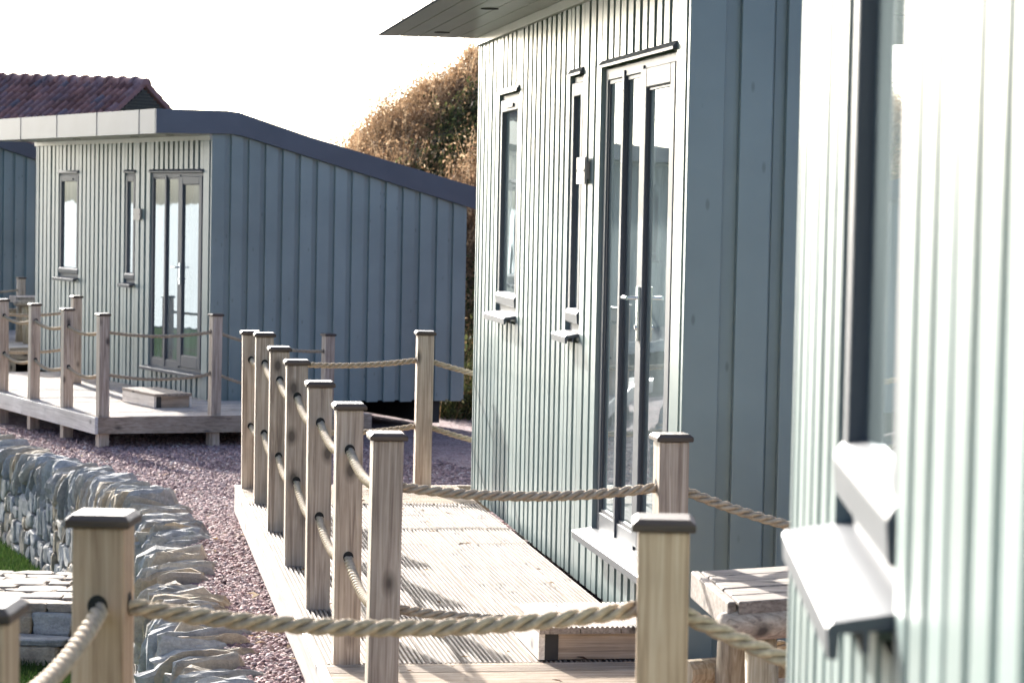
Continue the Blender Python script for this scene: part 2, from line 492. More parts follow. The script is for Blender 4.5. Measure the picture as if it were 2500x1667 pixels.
def cabin(loc, heading, skew, label, seed, plate=True, group="sage green cabins along the shore"):
    rnd = random.Random(seed)
    root = empty("cabin", loc, -R(heading))
    tag(root, label, "cabin", group)
    cs, sn = math.cos(R(skew)), math.sin(R(skew))
    def P(u, v, z):                 # u along the facade, v into the cabin, z up -> local point
        return Vector((v * cs, u - v * sn, z))
    def bx(mb, u0, u1, v0, v1, z0, z1):
        c = [P(u, v, z) for z in (z0, z1) for (u, v) in ((u0, v0), (u1, v0), (u1, v1), (u0, v1))]
        mb.add(c, [(0, 1, 2, 3), (7, 6, 5, 4), (4, 5, 1, 0), (5, 6, 2, 1), (6, 7, 3, 2), (7, 4, 0, 3)])
    ZB, ZT = -0.03, 2.86
    # ---- front wall: recessed sheet with openings + raised boards
    f = MB()
    ops = [DOOR] + WIN
    us = sorted({0.0, UL} | {o[0] for o in ops} | {o[1] for o in ops})
    for u0, u1 in zip(us, us[1:]):
        mid = (u0 + u1) / 2
        hole = [o for o in ops if o[0] < mid < o[1]]
        if hole:
            bx(f, u0, u1, 0.046, 0.10, ZB, hole[0][2]); bx(f, u0, u1, 0.046, 0.10, hole[0][3], ZT + 0.01)
        else:
            bx(f, u0, u1, 0.046, 0.10, ZB, ZT + 0.01)
    segs = [(0.085, 0.245, None), (0.25, 1.80, DOOR), (1.81, 2.25, None), (2.26, 2.60, WIN[1]), (2.61, 4.15, None), (4.16, 4.87, WIN[0]), (4.88, UL, None)]
    for a, b, o in segs:
        pitch = 0.150
        gp = 0.050
        n = max(1, round((b - a + gp) / pitch)) if b - a > 0.2 else 1
        step = (b - a + gp) / n
        for i in range(n):
            w = step - gp + rnd.uniform(-0.010, 0.010)
            u0 = a + i * step + (rnd.uniform(0, 0.006) if 0 < i else 0); u1 = min(u0 + w, b)
            if o is None:
                bx(f, u0, u1, rnd.uniform(-0.002, 0.001), 0.045, ZB - rnd.uniform(0, 0.004), ZT)
            else:
                bx(f, u0, u1, 0.0, 0.045, ZB, o[2] - 0.045); bx(f, u0, u1, 0.0, 0.045, o[3] + 0.035, ZT)
    f.build("front_cladding", M_PAINT, root)
    # ---- gable walls
    def gable(sgn, name):
        g = MB()
        u_in0, u_in1 = (0.036, 0.10) if sgn < 0 else (UL - 0.10, UL - 0.036)
        vs = [0.10, 0.15, 0.27, 0.36, 1.08, VD]
        for v0, v1 in zip(vs, vs[1:]):
            c = [P(u, v, z) for (u, v, z) in ((u_in0, v0, ZB), (u_in1, v0, ZB), (u_in1, v1, ZB), (u_in0, v1, ZB),
                 (u_in0, v0, interp(BOT, v0) + 0.01), (u_in1, v0, interp(BOT, v0) + 0.01), (u_in1, v1, interp(BOT, v1) + 0.01), (u_in0, v1, interp(BOT, v1) + 0.01))]
            g.add(c, [(0, 1, 2, 3), (7, 6, 5, 4), (4, 5, 1, 0), (5, 6, 2, 1), (6, 7, 3, 2), (7, 4, 0, 3)])
        v = -0.004; first = True
        ub0, ub1 = (-0.002, 0.035) if sgn < 0 else (UL - 0.035, UL + 0.002)
        while v < VD - 0.02:
            w = 0.135 + rnd.uniform(-0.006, 0.006)
            if first: w = 0.15
            v1 = min(v + w, VD)
            zz = [interp(BOT, v), interp(BOT, v1)]
            zb = ZB - 0.012 - rnd.uniform(0, 0.006)
            c = [P(u, q, z) for (u, q, z) in ((ub0, v, zb), (ub1, v, zb), (ub1, v1, zb), (ub0, v1, zb), (ub0, v, zz[0]), (ub1, v, zz[0]), (ub1, v1, zz[1]), (ub0, v1, zz[1]))]
            g.add(c, [(0, 1, 2, 3), (7, 6, 5, 4), (4, 5, 1, 0), (5, 6, 2, 1), (6, 7, 3, 2), (7, 4, 0, 3)])
            v = v1 + 0.064 + rnd.uniform(-0.005, 0.005); first = False
        return fix_normals(g.build(name, M_PAINTG, root, bevel=0.004))
    gable(-1, "gable_cladding"); gable(1, "gable_cladding")
    g = MB(); bx(g, 0.02, UL - 0.02, VD - 0.06, VD, ZB, interp(BOT, VD)); g.build("rear_cladding", M_PAINTG, root)
    # ---- base skids
    for v0 in (0.28, 1.4, 2.6):
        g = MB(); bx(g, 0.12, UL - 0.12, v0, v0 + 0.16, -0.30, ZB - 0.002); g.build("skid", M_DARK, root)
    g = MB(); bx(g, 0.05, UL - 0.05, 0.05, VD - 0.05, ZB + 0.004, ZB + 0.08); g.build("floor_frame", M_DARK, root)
    # ---- roof with fascia, soffit and lights
    u0, u1 = -0.055, UL + 0.055
    r = MB()
    prof = TOP + [(v, z - 0.05) for v, z in reversed(TOP)]
    r.prism(prof, lambda a, b, t: P(t, a, b), u0 + 0.012, u1 - 0.012)
    roof = fix_normals(r.build("roof", M_SLATE, root))
    for ua, ub in ((u0, u0 + 0.03), (u1 - 0.03, u1)):
        r = MB()
        r.prism([(v, z + 0.012) for v, z in TOP] + list(reversed(BOT)), lambda a, b, t: P(t, a, b), ua, ub)
        fix_normals(r.build("verge_board", M_SLATE, roof))
    r = MB()
    cuts = [u0 + 0.03, 0.42, 1.72, 3.05, 4.35, u1 - 0.03]
    for a, b in zip(cuts, cuts[1:]):
        bx(r, a + 0.0022, b - 0.0022, -0.652, -0.632, 2.866, 3.128)
    for a in cuts[1:-1]:
        bx(r, a + 0.02, a + 0.055, -0.656, -0.6525, 2.864, 3.129)
    r.build("fascia", M_SLATE, roof)
    s = MB()
    vv = -0.630
    while vv < -0.02:
        w = min(0.122, -0.02 - vv)
        bx(s, u0 + 0.03, u1 - 0.03, vv, vv + w - 0.006, 2.866, 2.882); vv += 0.122
    bx(s, u0 + 0.03, u1 - 0.03, -0.63, 0.02, 2.883, 2.89)
    bx(s, 0.0, UL, -0.03, -0.004, 2.815, 2.864)
    s.build("soffit", M_SOFFIT, roof)
    for u in (0.45, 1.50, 3.39, 5.28):
        s = MB()
        ring = []
        c = P(u, -0.30, 0)
        for j in range(20):
            q = 2 * math.pi * j / 20
            ring.append((c.x + 0.048 * math.cos(q), c.y + 0.048 * math.sin(q)))
        s.add([(x, y, 2.862) for x, y in ring] + [(x, y, 2.866) for x, y in ring] , [tuple(range(20))] + [(i, (i + 1) % 20, 20 + (i + 1) % 20, 20 + i) for i in range(20)])
        s.build("soffit_light", M_DARK, roof)
    # ---- windows
    def ring(mb, a, b, z0, z1, w, v0, v1, wb=None):
        wb = wb or w
        bx(mb, a, a + w, v0, v1, z0, z1); bx(mb, b - w, b, v0, v1, z0, z1)
        bx(mb, a + w, b - w, v0, v1, z0, z0 + wb); bx(mb, a + w, b - w, v0, v1, z1 - w, z1)
    def drip(a, b, z, parent):
        mb = MB()
        mb.prism([(0.026, z + 0.046), (0.0, z + 0.040), (-0.020, z + 0.016), (-0.021, z + 0.003), (-0.014, z + 0.003), (-0.012, z + 0.010), (0.026, z + 0.012)], lambda v, q, t: P(t, v, q), a, b)
        fix_normals(mb.build("drip_bar", M_FRAME, parent))
    def sill(a, b, z, d, parent):
        mb = MB()
        mb.prism([(0.03, z + 0.010), (-d, z - 0.006), (-d - 0.006, z - 0.012), (-d - 0.004, z - 0.045), (-d + 0.006, z - 0.045), (-d + 0.008, z - 0.018), (0.03, z - 0.010)],
                 lambda v, q, t: P(t, v, q), a, b)
        mb.prism([(-d * 0.5, z - 0.013), (-d * 0.5, z - 0.038), (-d * 0.5 + 0.006, z - 0.038), (-d * 0.5 + 0.006, z - 0.013)], lambda v, q, t: P(t, v, q), a + 0.001, b - 0.001)
        fix_normals(mb.build("sill", M_FRAME, parent))
    for wi, (a, b, z0, z1) in enumerate(WIN):
        mb = MB(); ring(mb, a + 0.003, b - 0.003, z0, z1 - 0.004, 0.032, 0.020, 0.085, 0.05)
        w = mb.build("window", M_FRAME, root)
        mb = MB()
        a1, b1, c0, c1 = a + 0.022, b - 0.022, z0 + 0.046, z1 - 0.034
        sw = 0.058
        for (p, q, y0, y1) in ((a1, a1 + sw, c0, c1), (b1 - sw, b1, c0, c1), (a1 + sw, b1 - sw, c1 - 0.07, c1)):
            bx(mb, p, q, 0.004, 0.060, y0, y1)
        mb.prism([(-0.006, c0 + 0.004), (-0.010, c0 + 0.055), (0.002, c0 + 0.074), (0.040, c0 + 0.085), (0.06, c0 + 0.085), (0.06, c0 + 0.004)], lambda v, q, t: P(t, v, q), a + 0.002, b1 - 0.002)
        fix_normals(mb.build("sash", M_FRAME, w, bevel=0.005))
        mb = MB(); bx(mb, a1 + sw - 0.004, b1 - sw + 0.004, 0.028, 0.042, c0 + 0.02, c1 - 0.02); mb.build("pane", M_GLASS, w)
        drip(a - 0.01, b + 0.01, z1 - 0.005, w)
        sill(a - 0.02, b + 0.02, z0, 0.065, w)
        if wi == 0:
            mb = MB(); bx(mb, a + 0.20, b - 0.20, -0.006, 0.003, c1 - 0.050, c1 - 0.028); mb.build("trickle_vent", M_FRAMED, w)
    # ---- door set
    a, b, z0, z1 = DOOR
    mb = MB(); ring(mb, a + 0.003, b - 0.003, z0, z1 - 0.004, 0.055, 0.018, 0.09, 0.09)
    for u in (1.36, 0.955):
        bx(mb, u - 0.024, u + 0.024, 0.010, 0.088, z0 + 0.02, z1 - 0.03)
    d = mb.build("door", M_FRAME, root, bevel=0.004)
    for (p, q) in ((1.386, b - 0.058), (0.981, 1.334)):
        mb = MB(); ring(mb, p, q, z0 + 0.09, z1 - 0.06, 0.016, 0.026, 0.06); mb.build("glazing_bead", M_FRAMED, d)
        mb = MB(); bx(mb, p + 0.008, q - 0.008, 0.034, 0.046, z0 + 0.085, z1 - 0.055); mb.build("pane", M_GLASS, d)
    mb = MB(); ring(mb, a + 0.045, 0.935, z0 + 0.04, z1 - 0.045, 0.088, 0.006, 0.07, 0.13)
    mb.build("door_leaf", M_FRAME, d, bevel=0.006)
    mb = MB(); bx(mb, a + 0.125, 0.855, 0.028, 0.042, z0 + 0.16, z1 - 0.13); mb.build("pane", M_GLASS, d)
    mb = MB(); ring(mb, a + 0.134, 0.846, z0 + 0.171, z1 - 0.134, 0.010, 0.018, 0.05); mb.build("glazing_bead", M_FRAMED, d)
    hnd = MB()
    bx(hnd, 0.876, 0.906, -0.006, 0.0058, 1.225, 1.465)
    hnd.tube([P(0.891, 0.0, 1.415), P(0.891, -0.050, 1.415)], 0.009, 10)
    hnd.tube([P(0.885, -0.050, 1.415), P(0.95, -0.053, 1.415), P(1.01, -0.048, 1.413)], [0.010, 0.0095, 0.008], 10)
    hnd.tube([P(0.891, 0.002, 1.285), P(0.891, -0.014, 1.285)], 0.010, 10)
    hnd.build("handle", M_STEEL, d, smooth=False)
    drip(a - 0.012, b + 0.012, z1 - 0.004, d)
    sill(a - 0.03, b + 0.05, z0 - 0.002, 0.085, d)
    if plate:
        mb = MB(); bx(mb, 2.03, 2.24, -0.030, -0.018, 1.925, 2.055); bx(mb, 2.05, 2.22, -0.018, -0.001, 1.95, 2.03)
        pl = mb.build("name_plate", M_PLATE, root)
        for u in (2.043, 2.227):
            mb = MB(); mb.tube([P(u, -0.029, 1.99), P(u, -0.033, 1.99)], 0.006, 8); mb.build("screw", M_FRAMED, pl)
    return root

C_MID = Vector((0.699, 9.966, 0.0)); H_MID = -9.46
C_FAR = Vector((-3.27, 26.58, -0.344)); H_FAR = -30.0
C_NEAR = Vector((0.214, -1.585, 0.2)); H_NEAR = 2.66
C_END = Vector((-8.37, 37.65, -0.24)); H_END = -45.0
cabin(C_MID, H_MID, 0.0, "sage cabin behind the rope railed deck with the picnic table by its gable", 11)
cabin(C_FAR, H_FAR, 6.0, "whole sage cabin with a low pitched blue grey roof in front of the brown hillside", 12)
cabin(C_NEAR, H_NEAR, 0.0, "blurred sage cabin close to the viewer with a deep metal window sill", 13)
cabin(C_END, H_END, 6.0, "partly hidden sage cabin in front of the red tiled house", 14)

# ------------------------------------------------------------------ decks
def board(mb, o, al, ac, L, w, z, pitch=0.0205, depth=0.013, thick=0.03):
    """one grooved deck board: al = direction of its length, ac = across"""
    n = max(1, int(round(w / pitch)))
    p = w / n
    prof = [(0.0, -thick)]
    prof.append((0.0, -depth * 0.5))
    for i in range(n):
        b = i * p
        prof += [(b + 0.08 * p, 0.0), (b + 0.50 * p, 0.0), (b + 0.57 * p, -depth), (b + 0.99 * p, -depth)]
    prof[-1] = (w, -depth * 0.6)
    prof.append((w, -thick))
    mb.prism(prof, lambda a, b, t: Vector((o[0] + al[0] * t + ac[0] * a, o[1] + al[1] * t + ac[1] * a, z + b)), 0.0, L)

def deck(label, loc, heading, skew, long_areas, cross_areas, edges, legs, zleg, mx=None):
    """local frame: u = along the facade (local Y), n = away from the cabin (local -X)"""
    root = empty("timber_deck", loc, -R(heading))
    tag(root, label, "deck", "timber decks in front of the cabins")
    cs, sn = math.cos(R(skew)), math.sin(R(skew))
    en = (-cs, sn); eu = (0.0, 1.0)
    rnd = random.Random(hash(label) % 1000)
    b = MB()
    for (u0, u1, n0, n1, cuts) in long_areas:
        k = 0; n = n0
        while n < n1 - 0.03:
            w = min(0.142, n1 - n)
            cc = [u0] + [c + (0.0 if (k + i) % 1 == 0 else 0) for i, c in enumerate(cuts)] + [u1]
            for c0, c1 in zip(cc, cc[1:]):
                o = (en[0] * n + eu[0] * (c0 + 0.002), en[1] * n + eu[1] * (c0 + 0.002))
                board(b, o, eu, en, c1 - c0 - 0.004, w - 0.008, rnd.uniform(-0.0015, 0.0015))
            n += 0.142; k += 1
    if b.v: fix_normals(b.build("deck_boards", M_DECK, root))
    for (u0, u1, n0, n1, pitch) in cross_areas:
        b = MB()
        u = u0
        while u < u1 - 0.03:
            w = min(0.142, u1 - u)
            o = (en[0] * n0 + eu[0] * u, en[1] * n0 + eu[1] * u)
            board(b, o, en, eu, n1 - n0, w - 0.005, rnd.uniform(-0.0015, 0.0015), pitch, 0.0035 if not mx else 0.0012)
            u += 0.142
        fix_normals(b.build("cross_boards", mx or M_DECKX, root))
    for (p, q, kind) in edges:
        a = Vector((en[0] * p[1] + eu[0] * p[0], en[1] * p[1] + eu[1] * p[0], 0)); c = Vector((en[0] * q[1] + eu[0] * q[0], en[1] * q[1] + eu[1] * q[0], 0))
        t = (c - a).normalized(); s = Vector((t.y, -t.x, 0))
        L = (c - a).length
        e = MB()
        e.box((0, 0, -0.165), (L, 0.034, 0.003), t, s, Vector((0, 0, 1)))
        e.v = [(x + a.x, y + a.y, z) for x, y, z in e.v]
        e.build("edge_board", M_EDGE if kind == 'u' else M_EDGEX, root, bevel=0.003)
    for (u, n) in legs:
        e = MB(); x, y = en[0] * n + eu[0] * u, en[1] * n + eu[1] * u
        e.box((x - 0.052, y - 0.052, zleg), (x + 0.052, y + 0.052, -0.166)); e.build("leg", M_POST, root)
    e = MB()
    for (u0, u1, n0, n1, _) in long_areas + cross_areas:
        for i in range(int((u1 - u0) / 0.5) + 1):
            u = min(u0 + 0.06 + 0.5 * i, u1 - 0.06)
            q = [(en[0] * n + eu[0] * w, en[1] * n + eu[1] * w, z) for z in (-0.15, -0.0305) for (n, w) in ((min(n0, n1) + .04, u - .022), (max(n0, n1) - .04, u - .022), (max(n0, n1) - .04, u + .022), (min(n0, n1) + .04, u + .022))]
            e.add(q, [(0, 1, 2, 3), (7, 6, 5, 4), (4, 5, 1, 0), (5, 6, 2, 1), (6, 7, 3, 2), (7, 4, 0, 3)])
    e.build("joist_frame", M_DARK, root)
    return root

# middle deck: u from -1.48 to 5.98, n from 0.06 to 1.49
deck("long deck with broad grooved boards running past the door of the picnic table cabin", C_MID, H_MID, 0.0,
     [(-0.157, 5.03, 0.06, 1.487, [3.25, 4.48])],
     [(5.035, 5.98, 0.06, 1.487, 0.0117), (-1.48, -0.162, -1.5, 1.487, 0.0117)],
     [((-1.484, 1.49), (5.98, 1.49), 'u'), ((5.982, 1.49), (5.982, -0.9), 'x'), ((-1.482, -1.5), (-1.482, 1.456), 'x')],
     [(5.86, 1.40), (3.82, 1.39), (2.9, 1.39), (1.2, 1.39), (-0.12, 1.39), (-1.36, 1.39), (-1.36, 0.36), (-1.36, -1.2), (5.86, 0.30)], -0.55)
# far deck
D_FAR = Vector((-4.10, 24.22, -0.344)); HD_FAR = -28.4
deck("deck of the low roofed cabin with pale front boards above the stone wall", D_FAR, HD_FAR, 8.0, [],
     [(1.92, 6.6, 0.0, -1.93, 0.0117), (0.0, 1.9, 0.0, -2.85, 0.0117)],
     [((-0.036, 0.02), (6.6, 0.02), 'u'), ((-0.003, -2.85), (-0.003, -0.018), 'x')],
     [(0.10, -0.10), (1.23, -0.10), (2.36, -0.10), (3.49, -0.10), (4.6, -0.10), (0.10, -1.22), (0.10, -2.4)], -0.55, M_DECKL)
# near deck
D_NEAR = Vector((0.203, -1.585, 0.15)); HD_NEAR = 2.66
deck("deck beneath the viewer beside the blurred cabin", D_NEAR, HD_NEAR, 0.0,
     [(-1.0, 6.02, 0.06, 1.42, [2.0])], [(6.03, 6.80, -1.4, 1.42, 0.0117)],
     [((-1.0, 1.45), (6.83, 1.45), 'u'), ((6.836, 1.41), (6.836, -1.4), 'x')],
     [(6.6, 1.30), (5.5, 1.30), (4.4, 1.30), (6.6, 0.2)], -0.5)
# deck of the end cabin
deck("deck of the partly hidden cabin beyond the low roofed one", C_END, H_END, 6.0, [],
     [(-4.2, 5.9, 0.06, 1.9, 0.0117), (-4.2, -0.05, -1.6, 0.05, 0.0117)],
     [((-4.2, 1.91), (5.9, 1.91), 'u'), ((-4.203, -1.6), (-4.203, 1.87), 'x')], [(-4.1, 1.8), (-4.1, -0.8), (-2.6, 1.8), (-1.2, 1.8)], -0.55, M_DECKL)

# ------------------------------------------------------------------ rope posts
def post_meshes():
    s = MB(); s.box((-0.0525, -0.0525, -0.16), (0.0525, 0.0525, 1.0))
    so = s.build("post_shaft", M_POST, bevel=0.004)
    c = MB()
    w, w2 = 0.065, 0.053
    lv = [(-w, 1.001), (-w, 1.022)]
    vs = []
    for r_, z in ((w - .003, 1.001), (w, 1.003), (w, 1.017), (w2, 1.027)):
        vs += [(-r_, -r_, z), (r_, -r_, z), (r_, r_, z), (-r_, r_, z)]
    fs = [(3, 2, 1, 0), (12, 13, 14, 15)]
    for k in range(3):
        for i in range(4):
            j = (i + 1) % 4
            fs.append((k * 4 + i, k * 4 + j, k * 4 + 4 + j, k * 4 + 4 + i))
    c.add(vs, fs)
    co = c.build("cap", M_CAP, bevel=0.002)
    return so, co
PROTO_SHAFT, PROTO_CAP = post_meshes()
def hole_mesh(z, axes):
    h = MB()
    for ax in ('x', 'y'):
        for sg in (-1, 1):
            if ('+' if sg > 0 else '-') + ax not in axes: continue
            c = [(math.cos(q) * 0.0205, math.sin(q) * 0.0225 + z) for q in [2 * math.pi * i / 16 for i in range(16)]]
            if ax == 'y': vs = [(a, sg * 0.0540, b) for a, b in c]
            else: vs = [(sg * 0.0540, a, b) for a, b in c]
            h.add(vs, [tuple(range(16))])
    return h
HU, HL = 0.845, 0.425
_first = [True]
def post(loc, rz, label, drop=0.0, axes='+y-y', tilt=(0, 0), newer=False):
    root = empty("rope_post", loc, rz)
    tag(root, label, "post", "posts of the rope railings")
    root.rotation_euler = (tilt[0], tilt[1], rz)
    if _first[0]:
        s, c = PROTO_SHAFT, PROTO_CAP; _first[0] = False
    else:
        s, c = PROTO_SHAFT.copy(), PROTO_CAP.copy()
        COL.objects.link(s); COL.objects.link(c)
    if newer:
        s.data = s.data.copy(); s.data.materials[0] = M_POST2
    s.parent = root; c.parent = root
    root.location.z -= drop
    for z in (HU, HL):
        for fc in (axes[i:i + 2] for i in range(0, len(axes), 2)):
            hole_mesh(z, fc).build("rope_hole", M_HOLE, s)
    return root

def from_frame(loc, heading, skew, u, n):
    cs, sn = math.cos(R(skew)), math.sin(R(skew))
    x, y = -cs * n, u + sn * n
    a = -R(heading)
    return Vector((loc[0] + x * math.cos(a) - y * math.sin(a), loc[1] + x * math.sin(a) + y * math.cos(a), loc[2]))

ORD = ["first", "second", "third", "fourth", "fifth", "sixth", "seventh", "eighth"]
# ------------------------------------------------------------------ ropes
def rope(name, label, pts, sags, rad=0.0185, pitch=0.125, step=0.011, seg=8):
    """three-strand rope through the given hole points, sagging between them"""
    path = []
    for (a, b), s in zip(zip(pts, pts[1:]), sags):
        a = Vector(a); b = Vector(b)
        L = (b - a).length
        n = max(6, int(L / step))
        for i in range(n):
            t = i / n
            p = a.lerp(b, t); p.z -= 4 * s * t * (1 - t)
            path.append(p)
    path.append(Vector(pts[-1]))
    n = len(path)
    arc = [0.0]
    for p, q in zip(path, path[1:]): arc.append(arc[-1] + (q - p).length)
    mb = MB()
    o0 = path[0].copy()
    rs, off = rad * 0.47, rad * 0.56
    fr = []
    for i in range(n):
        t = (path[min(i + 1, n - 1)] - path[max(i - 1, 0)]).normalized()
        a = t.cross(Vector((0, 0, 1))).normalized(); b = a.cross(t)
        fr.append((a, b))
    for k in range(3):
        base = len(mb.v)
        for i in range(n):
            a, b = fr[i]
            ph = 2 * math.pi * (arc[i] / pitch + k / 3)
            d = a * math.cos(ph) + b * math.sin(ph)
            e = -a * math.sin(ph) + b * math.cos(ph)
            c = path[i] - o0 + d * off
            for j in range(seg):
                q = 2 * math.pi * j / seg
                mb.v.append(tuple(c + d * (math.cos(q) * rs) + e * (math.sin(q) * rs * 1.12)))
        for i in range(n - 1):
            for j in range(seg):
                j2 = (j + 1) % seg
                mb.f.append((base + i * seg + j, base + i * seg + j2, base + (i + 1) * seg + j2, base + (i + 1) * seg + j))
    o = mb.build(name, M_ROPE, loc=o0, smooth=True)
    tag(o, label, "rope", "ropes strung between the posts")
    return o

def rail(loc, heading, skew, items, where, step=0.011, names=None):
    """items: (u, n, drop, label, axes)"""
    up, lo = [], []
    for i, (u, n, drop, label, axes) in enumerate(items):
        p = from_frame(loc, heading, skew, u, n)
        rr = random.Random(i * 7 + len(where))
        post(p, -R(heading), label, drop, axes, (rr.uniform(-.008, .008), rr.uniform(-.008, .008)), loc is D_NEAR)
        up.append((p.x, p.y, p.z + HU - drop)); lo.append((p.x, p.y, p.z + HL - drop))
    rr = random.Random(len(where))
    sg = []
    for a, b in zip(up, up[1:]):
        L = math.dist(a, b)
        sg.append(0.055 * (L / 1.2) ** 1.5 * rr.uniform(0.8, 1.15))
    rope("upper_rope", "upper of the two twisted ropes " + where, up, sg, step=step)
    rope("lower_rope", "lower of the two twisted ropes " + where, lo, [s * 1.25 for s in sg], step=step)

us = [5.86, 5.06, 3.82, 2.52, 1.20, -0.12]
mid_items = [(5.80, -0.75, 0.2, "short post half hidden behind the far corner of the picnic table cabin", '+x-x'),
             (5.86, 0.30, 0.02, "lone pale post by the far end wall corner of the long grooved deck", '+x-x'),
             (us[0], 1.40, 0.03, "far corner post of the long grooved deck, thinnest looking of its row", '-y+x')]
for i, u in enumerate(us[1:]):
    mid_items.append((u, 1.37, 0.01 * (i % 2), "%s post after the far corner one in the long row on the grooved deck" % ORD[i], '+y-y'))
mid_items += [(-1.36, 1.37, 0.0, "knotty corner post nearest the viewer on the long grooved deck", '+y+x'),
              (-1.375, 0.36, 0.0, "post with a bright cap standing before the glass door of the picnic table cabin", '+x-x'),
              (-1.36, -0.60, 0.22, "low post behind the picnic table", '+x-x')]
rail(C_MID, H_MID, 0.0, mid_items, "around the long grooved deck")

far_items = [(4.55, -1.25, 0.0, "far end post beside the cabin wall on the low roofed cabin's deck", '+x-x'),
             (4.62, -0.10, 0.0, "far corner post above the stone wall on the low roofed cabin's deck", '-y+x')]
for i, u in enumerate((3.49, 2.36, 1.23)):
    far_items.append((u, -0.10, 0.0, "%s post from the far corner in the row above the stone wall" % ORD[i + 1], '+y-y'))
far_items += [(0.10, -0.10, 0.0, "corner post above the outer deck corner near the wooden step", '+y+x'),
              (0.12, -1.24, 0.0, "post in line with the corner of the low roofed cabin's front and gable", '+x-x'),
              (0.12, -2.42, 0.20, "low post against the gable of the low roofed cabin", '+x-x')]
rail(D_FAR, HD_FAR, 8.0, far_items, "around the low roofed cabin's deck", step=0.02)

near_items = [(5.31, 1.27, -0.0, "post cut off by the picture edge, nearest the viewer", '+y-y'),
              (6.43, 1.31, 0.0, "tall blurred corner post in front of the dry stone wall", '-y+x'),
              (6.59, 0.185, 0.0, "tall blurred post in front of the door sill, nearest the picnic table", '+x-x'),
              (6.60, -0.62, 0.25, "low post tucked behind the corner of the blurred cabin", '+x-x')]
rail(D_NEAR, HD_NEAR, 0.0, near_items, "around the deck beneath the viewer")

p = Vector((-7.13, 35.6, -0.36)); q = Vector((-8.3, 34.9, -0.36))
post(p, R(30), "distant post just before the wall of the partly hidden cabin", 0, 'x')
post(q, R(30), "distant post hidden behind the far corner post of the next deck", 0, 'x')
rope("upper_rope", "upper of two ropes before the partly hidden cabin", [p + Vector((0, 0, HU)), q + Vector((0, 0, HU))], [0.05], step=0.03)
rope("lower_rope", "lower of two ropes before the partly hidden cabin", [p + Vector((0, 0, HL)), q + Vector((0, 0, HL))], [0.06], step=0.03)

# ------------------------------------------------------------------ steps at the doors
def step(loc, heading, skew, u0, u1, n0, n1, h, label):
    o = from_frame(loc, heading, skew, u0, n1)
    root = empty("wooden_step", o, -R(heading))
    tag(root, label, "step", "wooden steps below the doors")
    W, D = n1 - n0, u1 - u0                 # local x from 0..W toward the cabin, y along
    t = MB()
    for i in range(3):
        board(t, (W / 3 * i, -0.02), (0, 1), (1, 0), D + 0.04, W / 3 - 0.004, h, 0.0205, 0.0055)
    fix_normals(t.build("tread", M_DECK, root))
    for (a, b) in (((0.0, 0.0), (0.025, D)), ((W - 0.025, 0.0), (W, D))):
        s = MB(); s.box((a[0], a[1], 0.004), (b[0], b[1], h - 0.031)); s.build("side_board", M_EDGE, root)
    for y in (0.004, D - 0.029):
        s = MB(); s.box((0.08, y, 0.004), (W - 0.027, y + 0.025, h - 0.031)); s.build("end_board", M_EDGEX, root)
    s = MB(); s.box((0.027, -0.004, 0.003), (0.079, 0.05, h - 0.032)); s.build("corner_block", M_DARK, root)
step(C_MID, H_MID, 0, -0.14, 0.42, 0.10, 0.60, 0.14, "wooden step with grooved top below the door of the picnic table cabin")
step(C_FAR, H_FAR, 0, -0.78, 0.12, 0.53, 0.95, 0.15, "wooden step with grooved top on the low roofed cabin's deck")

# ------------------------------------------------------------------ picnic tables
def picnic_table(loc, hx, hy, label, L=1.5, D=0.72, H=0.77):
    """hx, hy = headings of the plank direction and of the end edge"""
    root = empty("picnic_table", loc)
    tag(root, label, "table", "log picnic tables")
    ex, ey, ez = hd(hx), hd(hy), Vector((0, 0, 1))
    rnd = random.Random(int(L * 10 + loc[1]))
    t = MB()
    w = D / 5
    for i in range(5):
        t.box((0.030 + rnd.uniform(0, .006), w * i + 0.006, H - 0.042), (L, w * (i + 1) - 0.008, H + rnd.uniform(-.003, .002)), ex, ey, ez)
    fix_normals(t.build("tabletop", M_PLANK, root, bevel=0.004))
    lg = MB()
    pts = [(-0.02, 0.0), (0.02, 0.01), (0.3 * L, 0.012), (L, 0.0)]
    lg.tube([ex * a + ey * (0.030 + b) + ez * (H - 0.078) for a, b in pts], [0.040, 0.050, 0.053, 0.052], 18)
    lg.build("edge_log", M_LOG2, root, smooth=True)
    lg = MB()
    lg.box((-0.006, 0.02, H - 0.092), (0.026, D, H - 0.001), ex, ey, ez)
    fix_normals(lg.build("end_board", M_PLANK, root, bevel=0.005))
    for x in (0.14, L - 0.2):
        for y0, y1 in ((0.06, 0.12), (D - 0.06, D - 0.14)):
            g = MB()
            a = ex * x + ey * y1 + ez * (H - 0.076); b = ex * (x + (0.0 if y0 > 0.3 else 0.03)) + ey * y0 + ez * (-0.02)
            g.tube([a, a.lerp(b, 0.5), b], [0.05, 0.055, 0.058], 14)
            g.build("leg", M_LOG, root, smooth=True)
    g = MB()
    g.tube([ex * (-0.02) + ey * (D - 0.02) + ez * 0.43, ex * (L * 0.5) + ey * (D - 0.02) + ez * 0.43, ex * L + ey * (D - 0.02) + ez * 0.43], [0.044, 0.046, 0.044], 16)
    g.build("stretcher", M_LOG, root, smooth=False)
    return root
picnic_table(Vector((0.69, 7.52, -0.17)), 62, -6, "log picnic table by the gable of the cabin with the long deck", L=1.4, D=0.67)
picnic_table(Vector((-6.95, 34.4, -0.238)), 60, -20, "distant log picnic table glimpsed between the rope posts", L=1.3, D=0.67, H=0.66)

